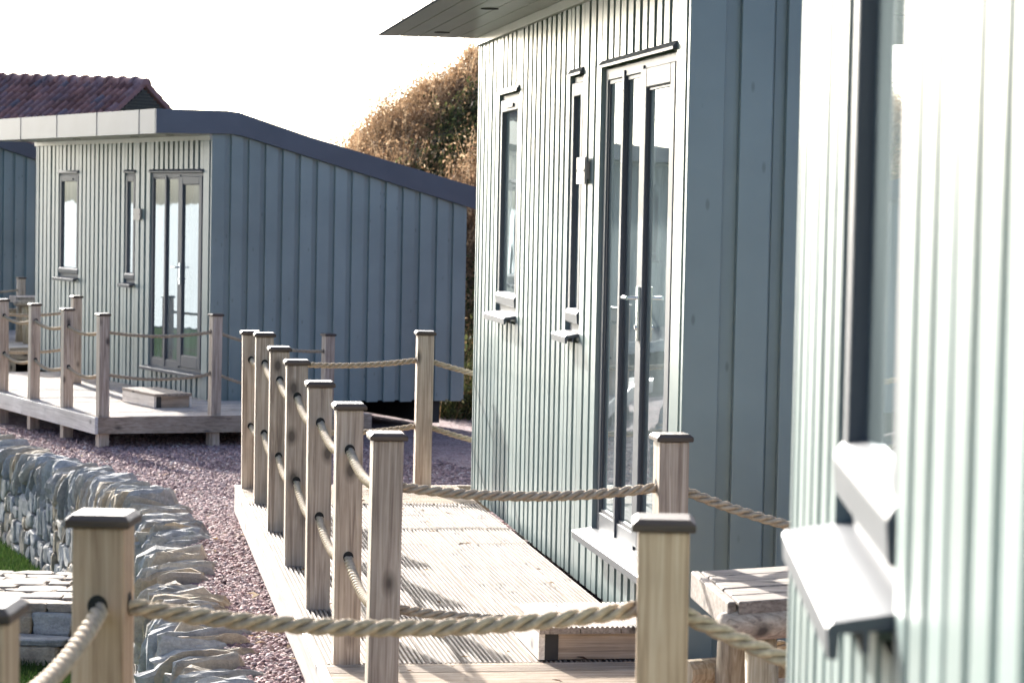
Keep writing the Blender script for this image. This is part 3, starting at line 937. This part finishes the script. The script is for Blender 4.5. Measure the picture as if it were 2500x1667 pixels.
# ------------------------------------------------------------------ stone walls
def unit_block(n):
    """subdivided cube surface (points in [-1,1]) and quads"""
    idx = {}; vs = []; fs = []
    def vid(p):
        k = tuple(round(c, 5) for c in p)
        if k not in idx:
            idx[k] = len(vs); vs.append(k)
        return idx[k]
    rng_ = [-1 + 2 * i / n for i in range(n + 1)]
    for ax in range(3):
        for sg in (-1, 1):
            for i in range(n):
                for j in range(n):
                    q = []
                    for a, b in ((i, j), (i + 1, j), (i + 1, j + 1), (i, j + 1)):
                        p = [0, 0, 0]; p[ax] = sg; p[(ax + 1) % 3] = rng_[a]; p[(ax + 2) % 3] = rng_[b]
                        q.append(vid(p))
                    fs.append(tuple(q) if sg > 0 else tuple(reversed(q)))
    return np.array(vs, float), fs
UB, UF = unit_block(6)
UBN = UB / (np.sum(np.abs(UB) ** 10, 1, keepdims=True) ** 0.1)
def stone(mb, c, ax, ay, az, hx, hy, hz, rnd, rough=0.2, cuts=9, top_round=0.0):
    """split stone about c with half sizes hx,hy,hz along ax,ay,az: a block with broken corners"""
    P_ = UBN.copy()
    s = rnd.uniform(0, 1000)
    for _ in range(cuts):
        n = np.array([rnd.gauss(0, 1), rnd.gauss(0, 1), rnd.gauss(0, 1)])
        n /= np.linalg.norm(n)
        reach = np.abs(n).sum()
        d = reach * rnd.uniform(0.62, 0.86)
        e = P_ @ n - d
        P_ = P_ - np.where(e > 0, e, 0)[:, None] * n[None]
    skew = rnd.uniform(-rough, rough); skew2 = rnd.uniform(-rough, rough)
    out = []
    for q in P_:
        k = 1 + rough * 0.45 * mnoise.noise(Vector((q[0] * 1.6 + s, q[1] * 1.6, q[2] * 1.6))) + rough * 0.3 * mnoise.noise(Vector((q[0] * 4 + s, q[1] * 4, q[2] * 4)))
        x, y, z = (q[0] + skew * q[2]) * k * hx, (q[1] + 0.3 * skew2 * q[2]) * k * hy, (q[2] + skew2 * q[1] * 0.6) * k * hz
        if top_round and z > 0:
            y *= 1 - top_round * (z / hz) ** 2
        out.append(c + ax * x + ay * y + az * z)
    mb.add(out, UF)

def slab(mb, c, at, ax, az, hw_, hh, th, rnd, rough=0.12):
    """upright split slab: jagged outline in the ax/az plane, thickness th along at"""
    n = 16
    out = []
    for i in range(n):
        q = 2 * math.pi * (i + 0.5) / n
        e = 0.42 + 0.12 * rnd.random()
        x = math.copysign(abs(math.cos(q)) ** e, math.cos(q)); z = math.copysign(abs(math.sin(q)) ** e, math.sin(q))
        r_ = 1 + rnd.gauss(0, rough * (1.0 if z > -0.2 else 0.5))
        if z > 0.3: z *= 1 - 0.28 * abs(x) ** 2.2 * rnd.uniform(0.4, 1.3)
        out.append((x * hw_ * r_, z * hh * r_))
    sh = rnd.uniform(-0.15, 0.15)
    rings = []
    for tt, k in ((-1.0, rnd.uniform(0.80, 0.93)), (-0.62, 1.0), (0.55, rnd.uniform(0.95, 1.02)), (1.0, rnd.uniform(0.74, 0.92))):
        ring = []
        for (x, z) in out:
            j = k + rnd.uniform(-0.035, 0.035)
            b = tt * th * (1 + rnd.uniform(-0.18, 0.18)) + sh * z
            ring.append(c + ax * (x * j) + az * (z * j) + at * b)
        rings.append(ring)
    vs = [p for r_ in rings for p in r_]
    k0 = len(vs)
    fs = []
    for a in range(3):
        for i in range(n):
            j = (i + 1) % n
            fs.append((a * n + i, a * n + j, (a + 1) * n + j, (a + 1) * n + i))
    # broken faces: a few planes meeting at an off-centre point
    for a, sg in ((0, -1), (3, 1)):
        cen = c + ax * (rnd.uniform(-.35, .35) * hw_) + az * (rnd.uniform(-.3, .4) * hh) + at * (sg * th * rnd.uniform(1.0, 1.35))
        vs.append(cen); m_ = len(vs) - 1
        for i in range(n):
            j = (i + 1) % n
            fs.append((a * n + j, a * n + i, m_) if sg < 0 else (a * n + i, a * n + j, m_))
    mb.add(vs, fs)

def path_at(P, d):
    for (a, b) in zip(P, P[1:]):
        L = math.dist(a, b)
        if d <= L or b == P[-1]:
            t = min(1.0, d / L)
            v = Vector((b[0] - a[0], b[1] - a[1], 0)).normalized()
            return Vector((a[0] + (b[0] - a[0]) * t, a[1] + (b[1] - a[1]) * t, 0)), v
        d -= L
def plen(P): return sum(math.dist(a, b) for a, b in zip(P, P[1:]))

def stone_wall(P, label, seed, ztop, hw=0.19):
    rnd = random.Random(seed)
    root = empty("stone_wall", (P[0][0], P[0][1], -1.32)); O = Vector(root.location)
    tag(root, label, "wall", "rubble stone walls")
    up = Vector((0, 0, 1))
    L = plen(P)
    # mortar core
    core = MB()
    n = int(L / 0.3)
    ring = []
    for i in range(n + 1):
        c, t = path_at(P, L * i / n); s = Vector((-t.y, t.x, 0))
        zt = ztop(c.y) - 0.20
        ring.append([c + s * (hw - 0.0) - O + up * -1.4, c + s * (hw - 0.05) - O + up * zt, c - s * (hw - 0.05) - O + up * zt, c - s * hw - O + up * -1.4])
    vs = [p for r_ in ring for p in r_]
    fs = []
    for i in range(n):
        for j in range(3):
            fs.append((i * 4 + j, i * 4 + j + 1, i * 4 + 5 + j, i * 4 + 4 + j))
    fs += [(0, 1, 2, 3), tuple(n * 4 + k for k in (3, 2, 1, 0))]
    core.add(vs, fs); fix_normals(core.build("mortar_core", M_MORTAR, root))
    # face stones on the lawn side, upright shapes in rough courses
    m = MB()
    d = 0.02
    while d < L - 0.05:
        w = rnd.uniform(0.13, 0.27)
        c, t = path_at(P, d + w / 2); s = Vector((-t.y, t.x, 0))
        z = -1.36; top = ztop(c.y) - 0.25
        while z < top - 0.03:
            h = min(rnd.uniform(0.10, 0.30), top - z)
            if h < 0.05: break
            k = (z + 1.36) / (top + 1.36)
            parts = 1 if w < 0.18 or rnd.random() < 0.6 else 2
            for q in range(parts):
                ww = w / parts
                cc = c + t * (-w / 2 + ww * (q + 0.5) + rnd.uniform(-.008, .008)) + s * (hw - 0.012 - 0.05 * k + rnd.uniform(-.012, .012)) + up * (z + h / 2)
                stone(m, cc - O, t, s, (up + t * rnd.uniform(-.12, .12)).normalized(), ww / 2 * 0.93, 0.06, h / 2 * 0.93, rnd, 0.26, 7)
            z += h
        d += w
    m.build("face_stones", M_STONE, root)
    # upright coping
    m = MB()
    d = 0.0
    while d < L:
        w = rnd.choice((0.03, 0.04, 0.055, 0.07, 0.09, 0.11) if seed == 3 else (0.05, 0.07, 0.09, 0.12, 0.15)) * rnd.uniform(0.85, 1.15)
        c, t = path_at(P, d + w / 2); s = Vector((-t.y, t.x, 0))
        h = rnd.uniform(0.26, 0.38)
        zc = ztop(c.y) - h / 2 + rnd.uniform(-0.05, 0.045)
        lean = rnd.uniform(-.04, .17) if seed == 3 else rnd.uniform(-.10, .30)
        az = (up - t * lean + s * rnd.uniform(-.10, .10)).normalized()
        at = (t + up * lean + s * rnd.uniform(-.12, .12)).normalized()
        if seed == 3 and rnd.random() < 0.28:
            slab(m, c + s * rnd.uniform(-.035, .035) + up * zc - O, at, s, az, hw + rnd.uniform(-0.02, 0.05), h / 2, w / 2 * 0.98, rnd, 0.10)
        else:
            stone(m, c + s * rnd.uniform(-.03, .03) + up * zc - O, at, s, az, w / 2 * 1.02, hw + rnd.uniform(-0.02, 0.045), h / 2, rnd, 0.26, 9, 0.22)
        d += w * 0.96
    m.build("coping_stones", M_STONE, root)
    return root
stone_wall(WALL_NEAR, "rubble wall with upright coping running beside the pink gravel strip and the long deck", 3, lambda y: gz(0, y) + 0.03)
stone_wall(WALL_FAR, "rubble wall with upright coping below the low roofed cabin's deck", 4, lambda y: gz(0, y) + 0.12)

def stone_steps():
    rnd = random.Random(8)
    root = empty("stone_steps", (-3.6, 17.2, -1.32)); O = Vector(root.location)
    tag(root, "stone paved landing and steps on the lawn below the wall", "steps")
    X, Y, Z = Vector((1, 0, 0)), Vector((0, 1, 0)), Vector((0, 0, 1))
    m = MB()
    y = 16.62
    while y < 18.1:
        h = rnd.uniform(0.10, 0.20); x = -4.6 + rnd.uniform(0, .15)
        while x < -2.62:
            w = rnd.uniform(0.16, 0.42)
            stone(m, Vector((x + w / 2, y + h / 2, -0.985 + rnd.uniform(-.008, .008))) - O, X, Y, Z, w / 2 * 1.0, h / 2 * 1.0, 0.035, rnd, 0.14, 5)
            x += w
        y += h
    m.build("landing_paving", M_SAND, root)
    m = MB()
    for (yy, z0, z1) in ((16.66, -1.17, -1.01), (16.40, -1.34, -1.20)):
        x = -4.6
        while x < -2.6:
            w = rnd.uniform(0.22, 0.45)
            stone(m, Vector((x + w / 2, yy, (z0 + z1) / 2)) - O, X, Y, Z, w / 2 * 0.97, 0.07, (z1 - z0) / 2 * 1.05, rnd, 0.15, 6)
            x += w
    m.build("riser_stones", M_STONE, root)
    m = MB()
    x = -4.6
    while x < -2.6:
        w = rnd.uniform(0.3, 0.6)
        stone(m, Vector((x + w / 2, 16.47, -1.175)) - O, X, Y, Z, w / 2 * 0.98, 0.13, 0.03, rnd, 0.10, 5); x += w
    m.build("tread_stones", M_STONE, root)
    m = MB(); m.box((-4.6, 16.70, -1.35), (-2.6, 18.15, -1.0)); m.v = [tuple(Vector(v) - O) for v in m.v]
    m.build("rubble_core", M_MORTAR, root)
stone_steps()

# ------------------------------------------------------------------ vegetation helpers
def blades(name, roots, heights, widths, lean, m, rng, label, cat, kind='stuff'):
    n = len(roots)
    a = rng.uniform(0, 2 * np.pi, n)
    dx, dy = np.cos(a), np.sin(a)
    la = rng.uniform(0, 2 * np.pi, n); ll = lean * heights * rng.uniform(0.2, 1, n)
    W = np.zeros((n, 5, 3))
    w = widths / 2
    for k, (t, ws) in enumerate(((0, 1), (0, -1), (0.55, -0.8), (0.55, 0.8), (1.0, 0))):
        W[:, k, 0] = roots[:, 0] + dx * w * ws + np.cos(la) * ll * t * t
        W[:, k, 1] = roots[:, 1] + dy * w * ws + np.sin(la) * ll * t * t
        W[:, k, 2] = roots[:, 2] + heights * t
    F4 = np.array([0, 1, 2, 3]); F3 = np.array([3, 2, 4])
    base = (np.arange(n) * 5)[:, None]
    loops = np.concatenate([F4[None] + base, F3[None] + base], 1).ravel().astype(np.int32)
    starts = np.stack([np.arange(n) * 7, np.arange(n) * 7 + 4], 1).ravel().astype(np.int32)
    me = bpy.data.meshes.new(name)
    me.vertices.add(n * 5); me.vertices.foreach_set('co', W.reshape(-1))
    me.loops.add(len(loops)); me.loops.foreach_set('vertex_index', loops)
    me.polygons.add(len(starts)); me.polygons.foreach_set('loop_start', starts)
    me.update(calc_edges=True); me.materials.append(m)
    o = bpy.data.objects.new(name, me); COL.objects.link(o)
    return tag(o, label, cat, kind=kind)

M_GRASS = mat_leaf("lawn blades", [(0.0, (0.015, 0.035, 0.008)), (0.6, (0.03, 0.065, 0.014)), (1.0, (0.06, 0.09, 0.025))], None, 0.3)
def lawn():
    rng = np.random.default_rng(9)
    pts = []
    for (x0, x1, y0, y1, dens) in ((-3.6, -2.2, 13.6, 16.35, 3500), (-5.2, -3.2, 18.1, 22.5, 2200)):
        n = int((x1 - x0) * (y1 - y0) * dens)
        p = np.stack([rng.uniform(x0, x1, n), rng.uniform(y0, y1, n), np.full(n, -1.325)], 1)
        keep = np.array([q[0] < wall_x(q[1]) - 0.2 for q in p])
        pts.append(p[keep])
    p = np.concatenate(pts)
    blades("lawn_grass", p, rng.uniform(0.03, 0.075, len(p)), rng.uniform(0.004, 0.008, len(p)), 0.6, M_GRASS, rng, "short green lawn grass at the foot of the stone wall", "grass")
lawn()

# ------------------------------------------------------------------ hillside with dry scrub
def hill_z(x, y):
    prof = [(-12, -0.75), (-5.0, -0.3), (-3.6, 1.1), (-2.67, 2.25), (-2.3, 2.6), (-1.67, 3.2), (-1.0, 3.75), (-0.5, 4.25), (2, 5.6), (8, 6.0), (30, 7.0)]
    top = interp(prof, max(-12, x))
    t = min(1.0, max(0.0, (y - 31.0 + 0.28 * max(0.0, x + 3) ) / 7.5))
    t = t * t * (3 - 2 * t) * 0.55 + t * 0.45
    base = -0.76
    z = base + (top - base) * t
    z += 0.45 * t * mnoise.noise(Vector((x * 0.7, y * 0.6, 1.7))) + 0.28 * t * mnoise.noise(Vector((x * 1.9, y * 1.7, 4.2)))
    return z
def hillside():
    m, nt, b = new_mat("dry hillside soil")
    v = coords(nt, (1, 1, 1), False)
    c = ramp(nt, noise(nt, v, 2.2, 8, 0.7), [(0.3, (0.06, 0.045, 0.03)), (0.55, (0.13, 0.095, 0.06)), (0.75, (0.10, 0.105, 0.04))])
    nt.links.new(c, b.inputs['Base Color']); b.inputs['Roughness'].default_value = 1.0
    bump(nt, b, noise(nt, v, 9, 8, 0.7), 1.0, 0.2)
    g = MB()
    xs = np.linspace(-12, 30, 85); ys = np.concatenate([np.linspace(28.5, 44, 50), np.linspace(46, 80, 8)])
    vs = [(x, y, hill_z(x, y)) for y in ys for x in xs]
    n = len(xs)
    g.add(vs, [(i * n + j, i * n + j + 1, (i + 1) * n + j + 1, (i + 1) * n + j) for i in range(len(ys) - 1) for j in range(n - 1)])
    tag(g.build("hillside", m, smooth=True), kind='structure')
hillside()

def shading_bank():  # unseen slope carrying the hill on, added to cut sky light on gables
    g = MB()
    m = bpy.data.materials["dry hillside soil"]
    line = [(5.5, 31), (6.4, 24), (7.4, 16), (8.2, 8), (8.6, 0), (8.8, -8)]
    rows = []
    for i, (x, y) in enumerate(line):
        xa, ya = line[max(i - 1, 0)]; xb, yb = line[min(i + 1, len(line) - 1)]
        t = Vector((xb - xa, yb - ya, 0)).normalized(); n = Vector((-t.y, t.x, 0))
        if n.x < 0 and y > -12: n = -n
        if y <= -12: n = Vector((0.35, -1, 0)).normalized()
        row = []
        for d, h in ((0, -0.9), (1.5, 0.4), (3.2, 1.7), (5.5, 3.0), (9, 4.2), (15, 5.2), (40, 6.0)):
            p = Vector((x, y, 0)) + n * d
            row.append((p.x, p.y, h + 0.35 * mnoise.noise(Vector((p.x * .4, p.y * .4, 3)))))
        rows.append(row)
    k = len(rows[0])
    g.add([p for r_ in rows for p in r_], [(i * k + j, i * k + j + 1, (i + 1) * k + j + 1, (i + 1) * k + j) for i in range(len(rows) - 1) for j in range(k - 1)])
    tag(fix_normals(g.build("hillside", m, smooth=True)), kind='structure')
shading_bank()

def leaf_mesh(name, V, loops, starts, m):
    me = bpy.data.meshes.new(name)
    me.vertices.add(len(V)); me.vertices.foreach_set('co', np.array(V, np.float32).ravel())
    me.loops.add(len(loops)); me.loops.foreach_set('vertex_index', np.array(loops, np.int32))
    me.polygons.add(len(starts)); me.polygons.foreach_set('loop_start', np.array(starts, np.int32))
    me.update(calc_edges=True); me.materials.append(m)
    o = bpy.data.objects.new(name, me); COL.objects.link(o)
    return o

def plants_mesh(name, plants, m, rng, leaf=(0.011, 0.034), nleaf=(7, 12), stalks=(3, 6), lean=0.55):
    V = []; loops = []; starts = []
    def face(pts):
        k = len(V)
        starts.append(len(loops)); loops.extend(range(k, k + len(pts))); V.extend(pts)
    for (x, y, h) in plants:
        z = hill_z(x, y) - 0.05
        for s_ in range(rng.integers(*stalks)):
            ang = rng.uniform(0, 2 * np.pi); ln = rng.uniform(0.1, lean)
            tip = np.array([x + np.cos(ang) * ln * h + 0.10 * h, y + np.sin(ang) * ln * h, z + h * rng.uniform(0.55, 1.08)])
            r0 = np.array([x + rng.normal(0, 0.10), y + rng.normal(0, 0.10), z])
            wv = np.array([0.0055, 0.003, 0])
            face([tuple(r0 - wv), tuple(r0 + wv), tuple(tip)])
            for _ in range(rng.integers(*nleaf)):
                t = rng.uniform(0.2, 1.0)
                c = r0 + (tip - r0) * t + rng.normal(0, 0.05, 3)
                sz = rng.uniform(*leaf)
                a = rng.normal(0, 1, 3); a /= np.linalg.norm(a)
                b_ = np.cross(a, rng.normal(0, 1, 3)); b_ /= np.linalg.norm(b_)
                face([tuple(c - a * sz), tuple(c + b_ * sz * 0.5), tuple(c + a * sz), tuple(c - b_ * sz * 0.5)])
    return leaf_mesh(name, V, loops, starts, m)

def scrub():
    rng = np.random.default_rng(21)
    dry = [(0.0, (0.15, 0.085, 0.045)), (0.25, (0.27, 0.165, 0.09)), (0.5, (0.37, 0.24, 0.14)), (0.8, (0.45, 0.31, 0.185)), (0.95, (0.52, 0.40, 0.26)), (1.0, (0.27, 0.12, 0.06))]
    M_S = mat_leaf("dry scrub", dry, (0.12, 0.08, 0.045), 0.4)
    M_G = mat_leaf("dry grass", [(0.0, (0.24, 0.16, 0.09)), (0.5, (0.42, 0.31, 0.19)), (1.0, (0.60, 0.50, 0.34))], (0.30, 0.21, 0.11), 0.45)
    M_D = mat_leaf("green undergrowth", [(0.0, (0.025, 0.03, 0.015)), (0.4, (0.06, 0.075, 0.03)), (0.75, (0.12, 0.13, 0.045)), (0.9, (0.20, 0.11, 0.06)), (1.0, (0.26, 0.24, 0.12))], None, 0.35)
    # thickets: plants gathered in clumps of different height, with bare dips between
    plants = []
    clumps = [(rng.uniform(-4.8, 2.2), rng.uniform(31.2, 39.5), rng.uniform(0.2, 0.6), rng.choice([0.18, 0.28, 0.4, 0.6, 0.85])) for _ in range(230)]
    for cx, cy, r_, h in clumps:
        if mnoise.noise(Vector((cx * 0.9, cy * 0.7, 7.7))) < -0.18: continue
        for _ in range(int(26 * r_ / 0.4)):
            plants.append((cx + rng.normal(0, r_ * 0.6), cy + rng.normal(0, r_ * 0.6), h * rng.uniform(0.6, 1.25)))
    for _ in range(70):            # tall wisps that break the skyline
        plants.append((rng.uniform(-4.2, 1.0), rng.uniform(36.0, 39.3), rng.uniform(0.7, 1.15)))
    tag(plants_mesh("dry_scrub", plants, M_S, rng), "brown withered scrub in clumps over the hillside behind the cabins", "scrub", kind='stuff')
    n = 22000
    x = rng.uniform(-5, 2.4, n); y = rng.uniform(30.8, 39.6, n)
    p = np.stack([x, y, [hill_z(a, b) - 0.03 for a, b in zip(x, y)]], 1)
    p = p[np.array([mnoise.noise(Vector((a * 0.9, b * 0.7, 7.7))) > -0.12 for a, b in zip(x, y)])]; n = len(p)
    blades("dry_grass", p, rng.uniform(0.08, 0.26, n), rng.uniform(0.008, 0.016, n), 0.9, M_G, rng, "straw coloured dead grass covering the hillside", "grass")
    low = []
    for _ in range(420):
        xx = rng.uniform(-2.2, 1.6)
        low.append((xx, rng.uniform(30.4, 32.8), rng.uniform(0.25, 0.75)))
    for _ in range(2600):
        xx, yy = rng.uniform(-3.2, 1.4), rng.uniform(31.5, 37.5)
        if mnoise.noise(Vector((xx * 0.9, yy * 0.7, 7.7))) < -0.10: low.append((xx, yy, rng.uniform(0.12, 0.42)))
    for _ in range(420):          # undergrowth seen through the gap behind the cabins
        low.append((rng.uniform(-0.9, 1.5), rng.uniform(29.0, 31.2), rng.uniform(0.3, 1.2)))
    tag(plants_mesh("green_undergrowth", low, M_D, rng, (0.018, 0.05)), "dark green undergrowth at the foot of the hillside", "undergrowth", kind='stuff')
scrub()

# ------------------------------------------------------------------ pantiled house beyond
def tiled_house():
    rnd = random.Random(17)
    apex = Vector((-7.54, 50.0, 4.20))
    root = empty("tiled_house", (apex.x, apex.y, -0.8))
    tag(root, "house with a weathered red pantile roof behind the cabins", "house")
    O = Vector(root.location)
    er = hd(125 + 180)                       # along the ridge, away from the gable we see
    es = hd(215)                             # down the slope that faces us
    up = Vector((0, 0, 1))
    pitch = R(35); LEN = 9.0; RUN = 3.0
    rise = 0.035
    def pt(t, s, h, side=1):                 # t along ridge, s down the slope, h above it
        d = es * side
        p = apex + er * t + d * (s * math.cos(pitch)) - up * (s * math.sin(pitch)) + (up * math.cos(pitch) + d * math.sin(pitch)) * h
        p.z += rise * t
        return p - O
    M_TILE = mat_stone("old pantile", [(0.0, (0.19, 0.09, 0.08)), (0.3, (0.34, 0.17, 0.145)), (0.55, (0.25, 0.16, 0.17)), (0.75, (0.38, 0.18, 0.15)), (1.0, (0.19, 0.16, 0.185))], (0.11, 0.10, 0.045), 1.2)
    M_WALL = mat_stone("house wall", [(0, (0.32, 0.30, 0.27)), (1, (0.36, 0.34, 0.30))], (0.2, 0.2, 0.15), 3)
    prof = [(0.0, 0.0)] + [(0.045 - 0.045 * math.cos(math.pi * i / 6), 0.068 * math.sin(math.pi * i / 6)) for i in range(1, 6)] + [(0.09, 0.0), (0.115, -0.008), (0.145, -0.010), (0.18, -0.006), (0.2, 0.0)]
    for side in (1, -1):
        m = MB()
        ncol = int(LEN / 0.2); cw = 0.27
        for j in range(int(RUN / math.cos(pitch) / cw) if side == 1 else 8):
            for i in range(ncol):
                s0 = 0.06 + j * cw; s1 = s0 + cw * 1.06
                dh = rnd.uniform(-.004, .004)
                vs = [pt(i * 0.2 + a, s0, b + 0.012 + dh, side) for a, b in prof] + [pt(i * 0.2 + a, s1, b + 0.034 + dh, side) for a, b in prof]
                n = len(prof)
                vs += [pt(i * 0.2 + a, s1, b + 0.018 + dh, side) for a, b in prof]
                m.add(vs, [(k, k + 1, n + k + 1, n + k) for k in range(n - 1)] + [(n + k, n + k + 1, 2 * n + k + 1, 2 * n + k) for k in range(n - 1)])
        m.build("roof_slope", M_TILE, root, smooth=True)
    m = MB()
    tl = 0.353; t = -0.06
    while t < LEN:
        for (a, b, r_) in ((t, t + tl - 0.075, 0.145), (t + tl - 0.075, t + tl, 0.178)):
            nn = 9
            ring = []
            for tt in (a, b):
                c = apex + er * tt - up * 0.055; c.z += rise * tt
                ring.append([c - O + es * (math.cos(math.pi * q / (nn - 1)) * r_) + up * (math.sin(math.pi * q / (nn - 1)) * r_) for q in range(nn)])
            m.add(ring[0] + ring[1], [(k, k + 1, nn + k + 1, nn + k) for k in range(nn - 1)] + [tuple(range(nn)), tuple(range(nn, 2 * nn))])
        t += tl
    fix_normals(m.build("ridge_tiles", M_TILE, root))
    # gable with louvre boards and verge
    w = RUN
    m = MB()
    hgt = RUN * math.tan(pitch)
    a = apex - er * -0.06 - O
    m.add([a - up * 0.12, a + es * w - up * (hgt + 0.12), a + es * w + up * (0.8 - 5.6), a - es * w + up * (0.8 - 5.6), a - es * w - up * (hgt + 0.12)], [(0, 1, 2, 3, 4)])
    b2 = [a + er * (LEN - .2) - up * 0.12, a + er * (LEN - .2) + es * w - up * (hgt + 0.12), a + er * (LEN - .2) + es * w + up * (0.8 - 5.6), a + er * (LEN - .2) - es * w + up * (0.8 - 5.6), a + er * (LEN - .2) - es * w - up * (hgt + 0.12)]
    m.add(b2, [(4, 3, 2, 1, 0)])
    m.add([m.v[1], m.v[2], m.v[7], m.v[6]], [(0, 1, 2, 3)]); m.add([m.v[4], m.v[3], m.v[8], m.v[9]], [(0, 1, 2, 3)])
    m.build("house_wall", M_WALL, root)
    m = MB()
    k = 0
    while k < 18:
        z = -0.16 - 0.065 * k
        half = max(0.02, (-z - 0.10) / math.tan(pitch))
        c = apex - O + er * 0.02 + up * z
        m.box((-half, 0, -0.058), (half, 0.018, 0.0), es, -er, up + er * -0.25)
        nn = 8
        m.v[-8:] = [tuple(Vector(v) + c) for v in m.v[-8:]]
        k += 1
    fix_normals(m.build("louvre_boards", mat_plain("dark stained board", (0.05, 0.065, 0.065), 0.7), root))
    for side in (1, -1):
        m = MB()
        L = 1.8
        vs = []
        for s in (0.0, L):
            for (tt, h) in ((-0.03, -0.06), (-0.03, 0.035), (0.05, 0.035), (0.05, -0.06)):
                vs.append(pt(tt, s, h, side))
        m.add(vs, [(0, 1, 5, 4), (1, 2, 6, 5), (2, 3, 7, 6), (3, 0, 4, 7), (3, 2, 1, 0), (4, 5, 6, 7)])
        fix_normals(m.build("verge_tiles", M_TILE, root))
tiled_house()

def dead_leaves():
    rng = np.random.default_rng(4)
    V = []; loops = []; starts = []
    def leaf(c, sz):
        a = rng.uniform(0, 6.28); d = Vector((math.cos(a), math.sin(a), rng.uniform(-.2, .3))); e = Vector((-math.sin(a), math.cos(a), rng.uniform(-.3, .3)))
        p = [c - d * sz, c + e * sz * 0.45 + Vector((0, 0, sz * .25)), c + d * sz, c - e * sz * 0.45 + Vector((0, 0, sz * .2))]
        k = len(V); V.extend([tuple(q) for q in p]); starts.append(len(loops)); loops.extend(range(k, k + 4))
    for _ in range(70):
        leaf(from_frame(C_MID, H_MID, 0, rng.uniform(-1.4, 5.9), 0.1 + 1.3 * rng.random()) + Vector((0, 0, 0.012)), rng.uniform(0.012, 0.028))
    for _ in range(160):
        y = rng.uniform(9.5, 24); x = wall_x(y) + rng.uniform(0.2, 0.7 if y < 15.5 else 3.0)
        leaf(Vector((x, y, gz(x, y) + 0.03)), rng.uniform(0.015, 0.035))
    m = mat_leaf("dead leaf", [(0, (0.10, 0.055, 0.03)), (0.6, (0.22, 0.13, 0.06)), (1, (0.33, 0.24, 0.12))], None, 0.2)
    tag(leaf_mesh("leaf_litter", V, loops, starts, m), "small brown dead leaves blown over the deck boards and gravel", "leaves", kind='stuff')
dead_leaves()
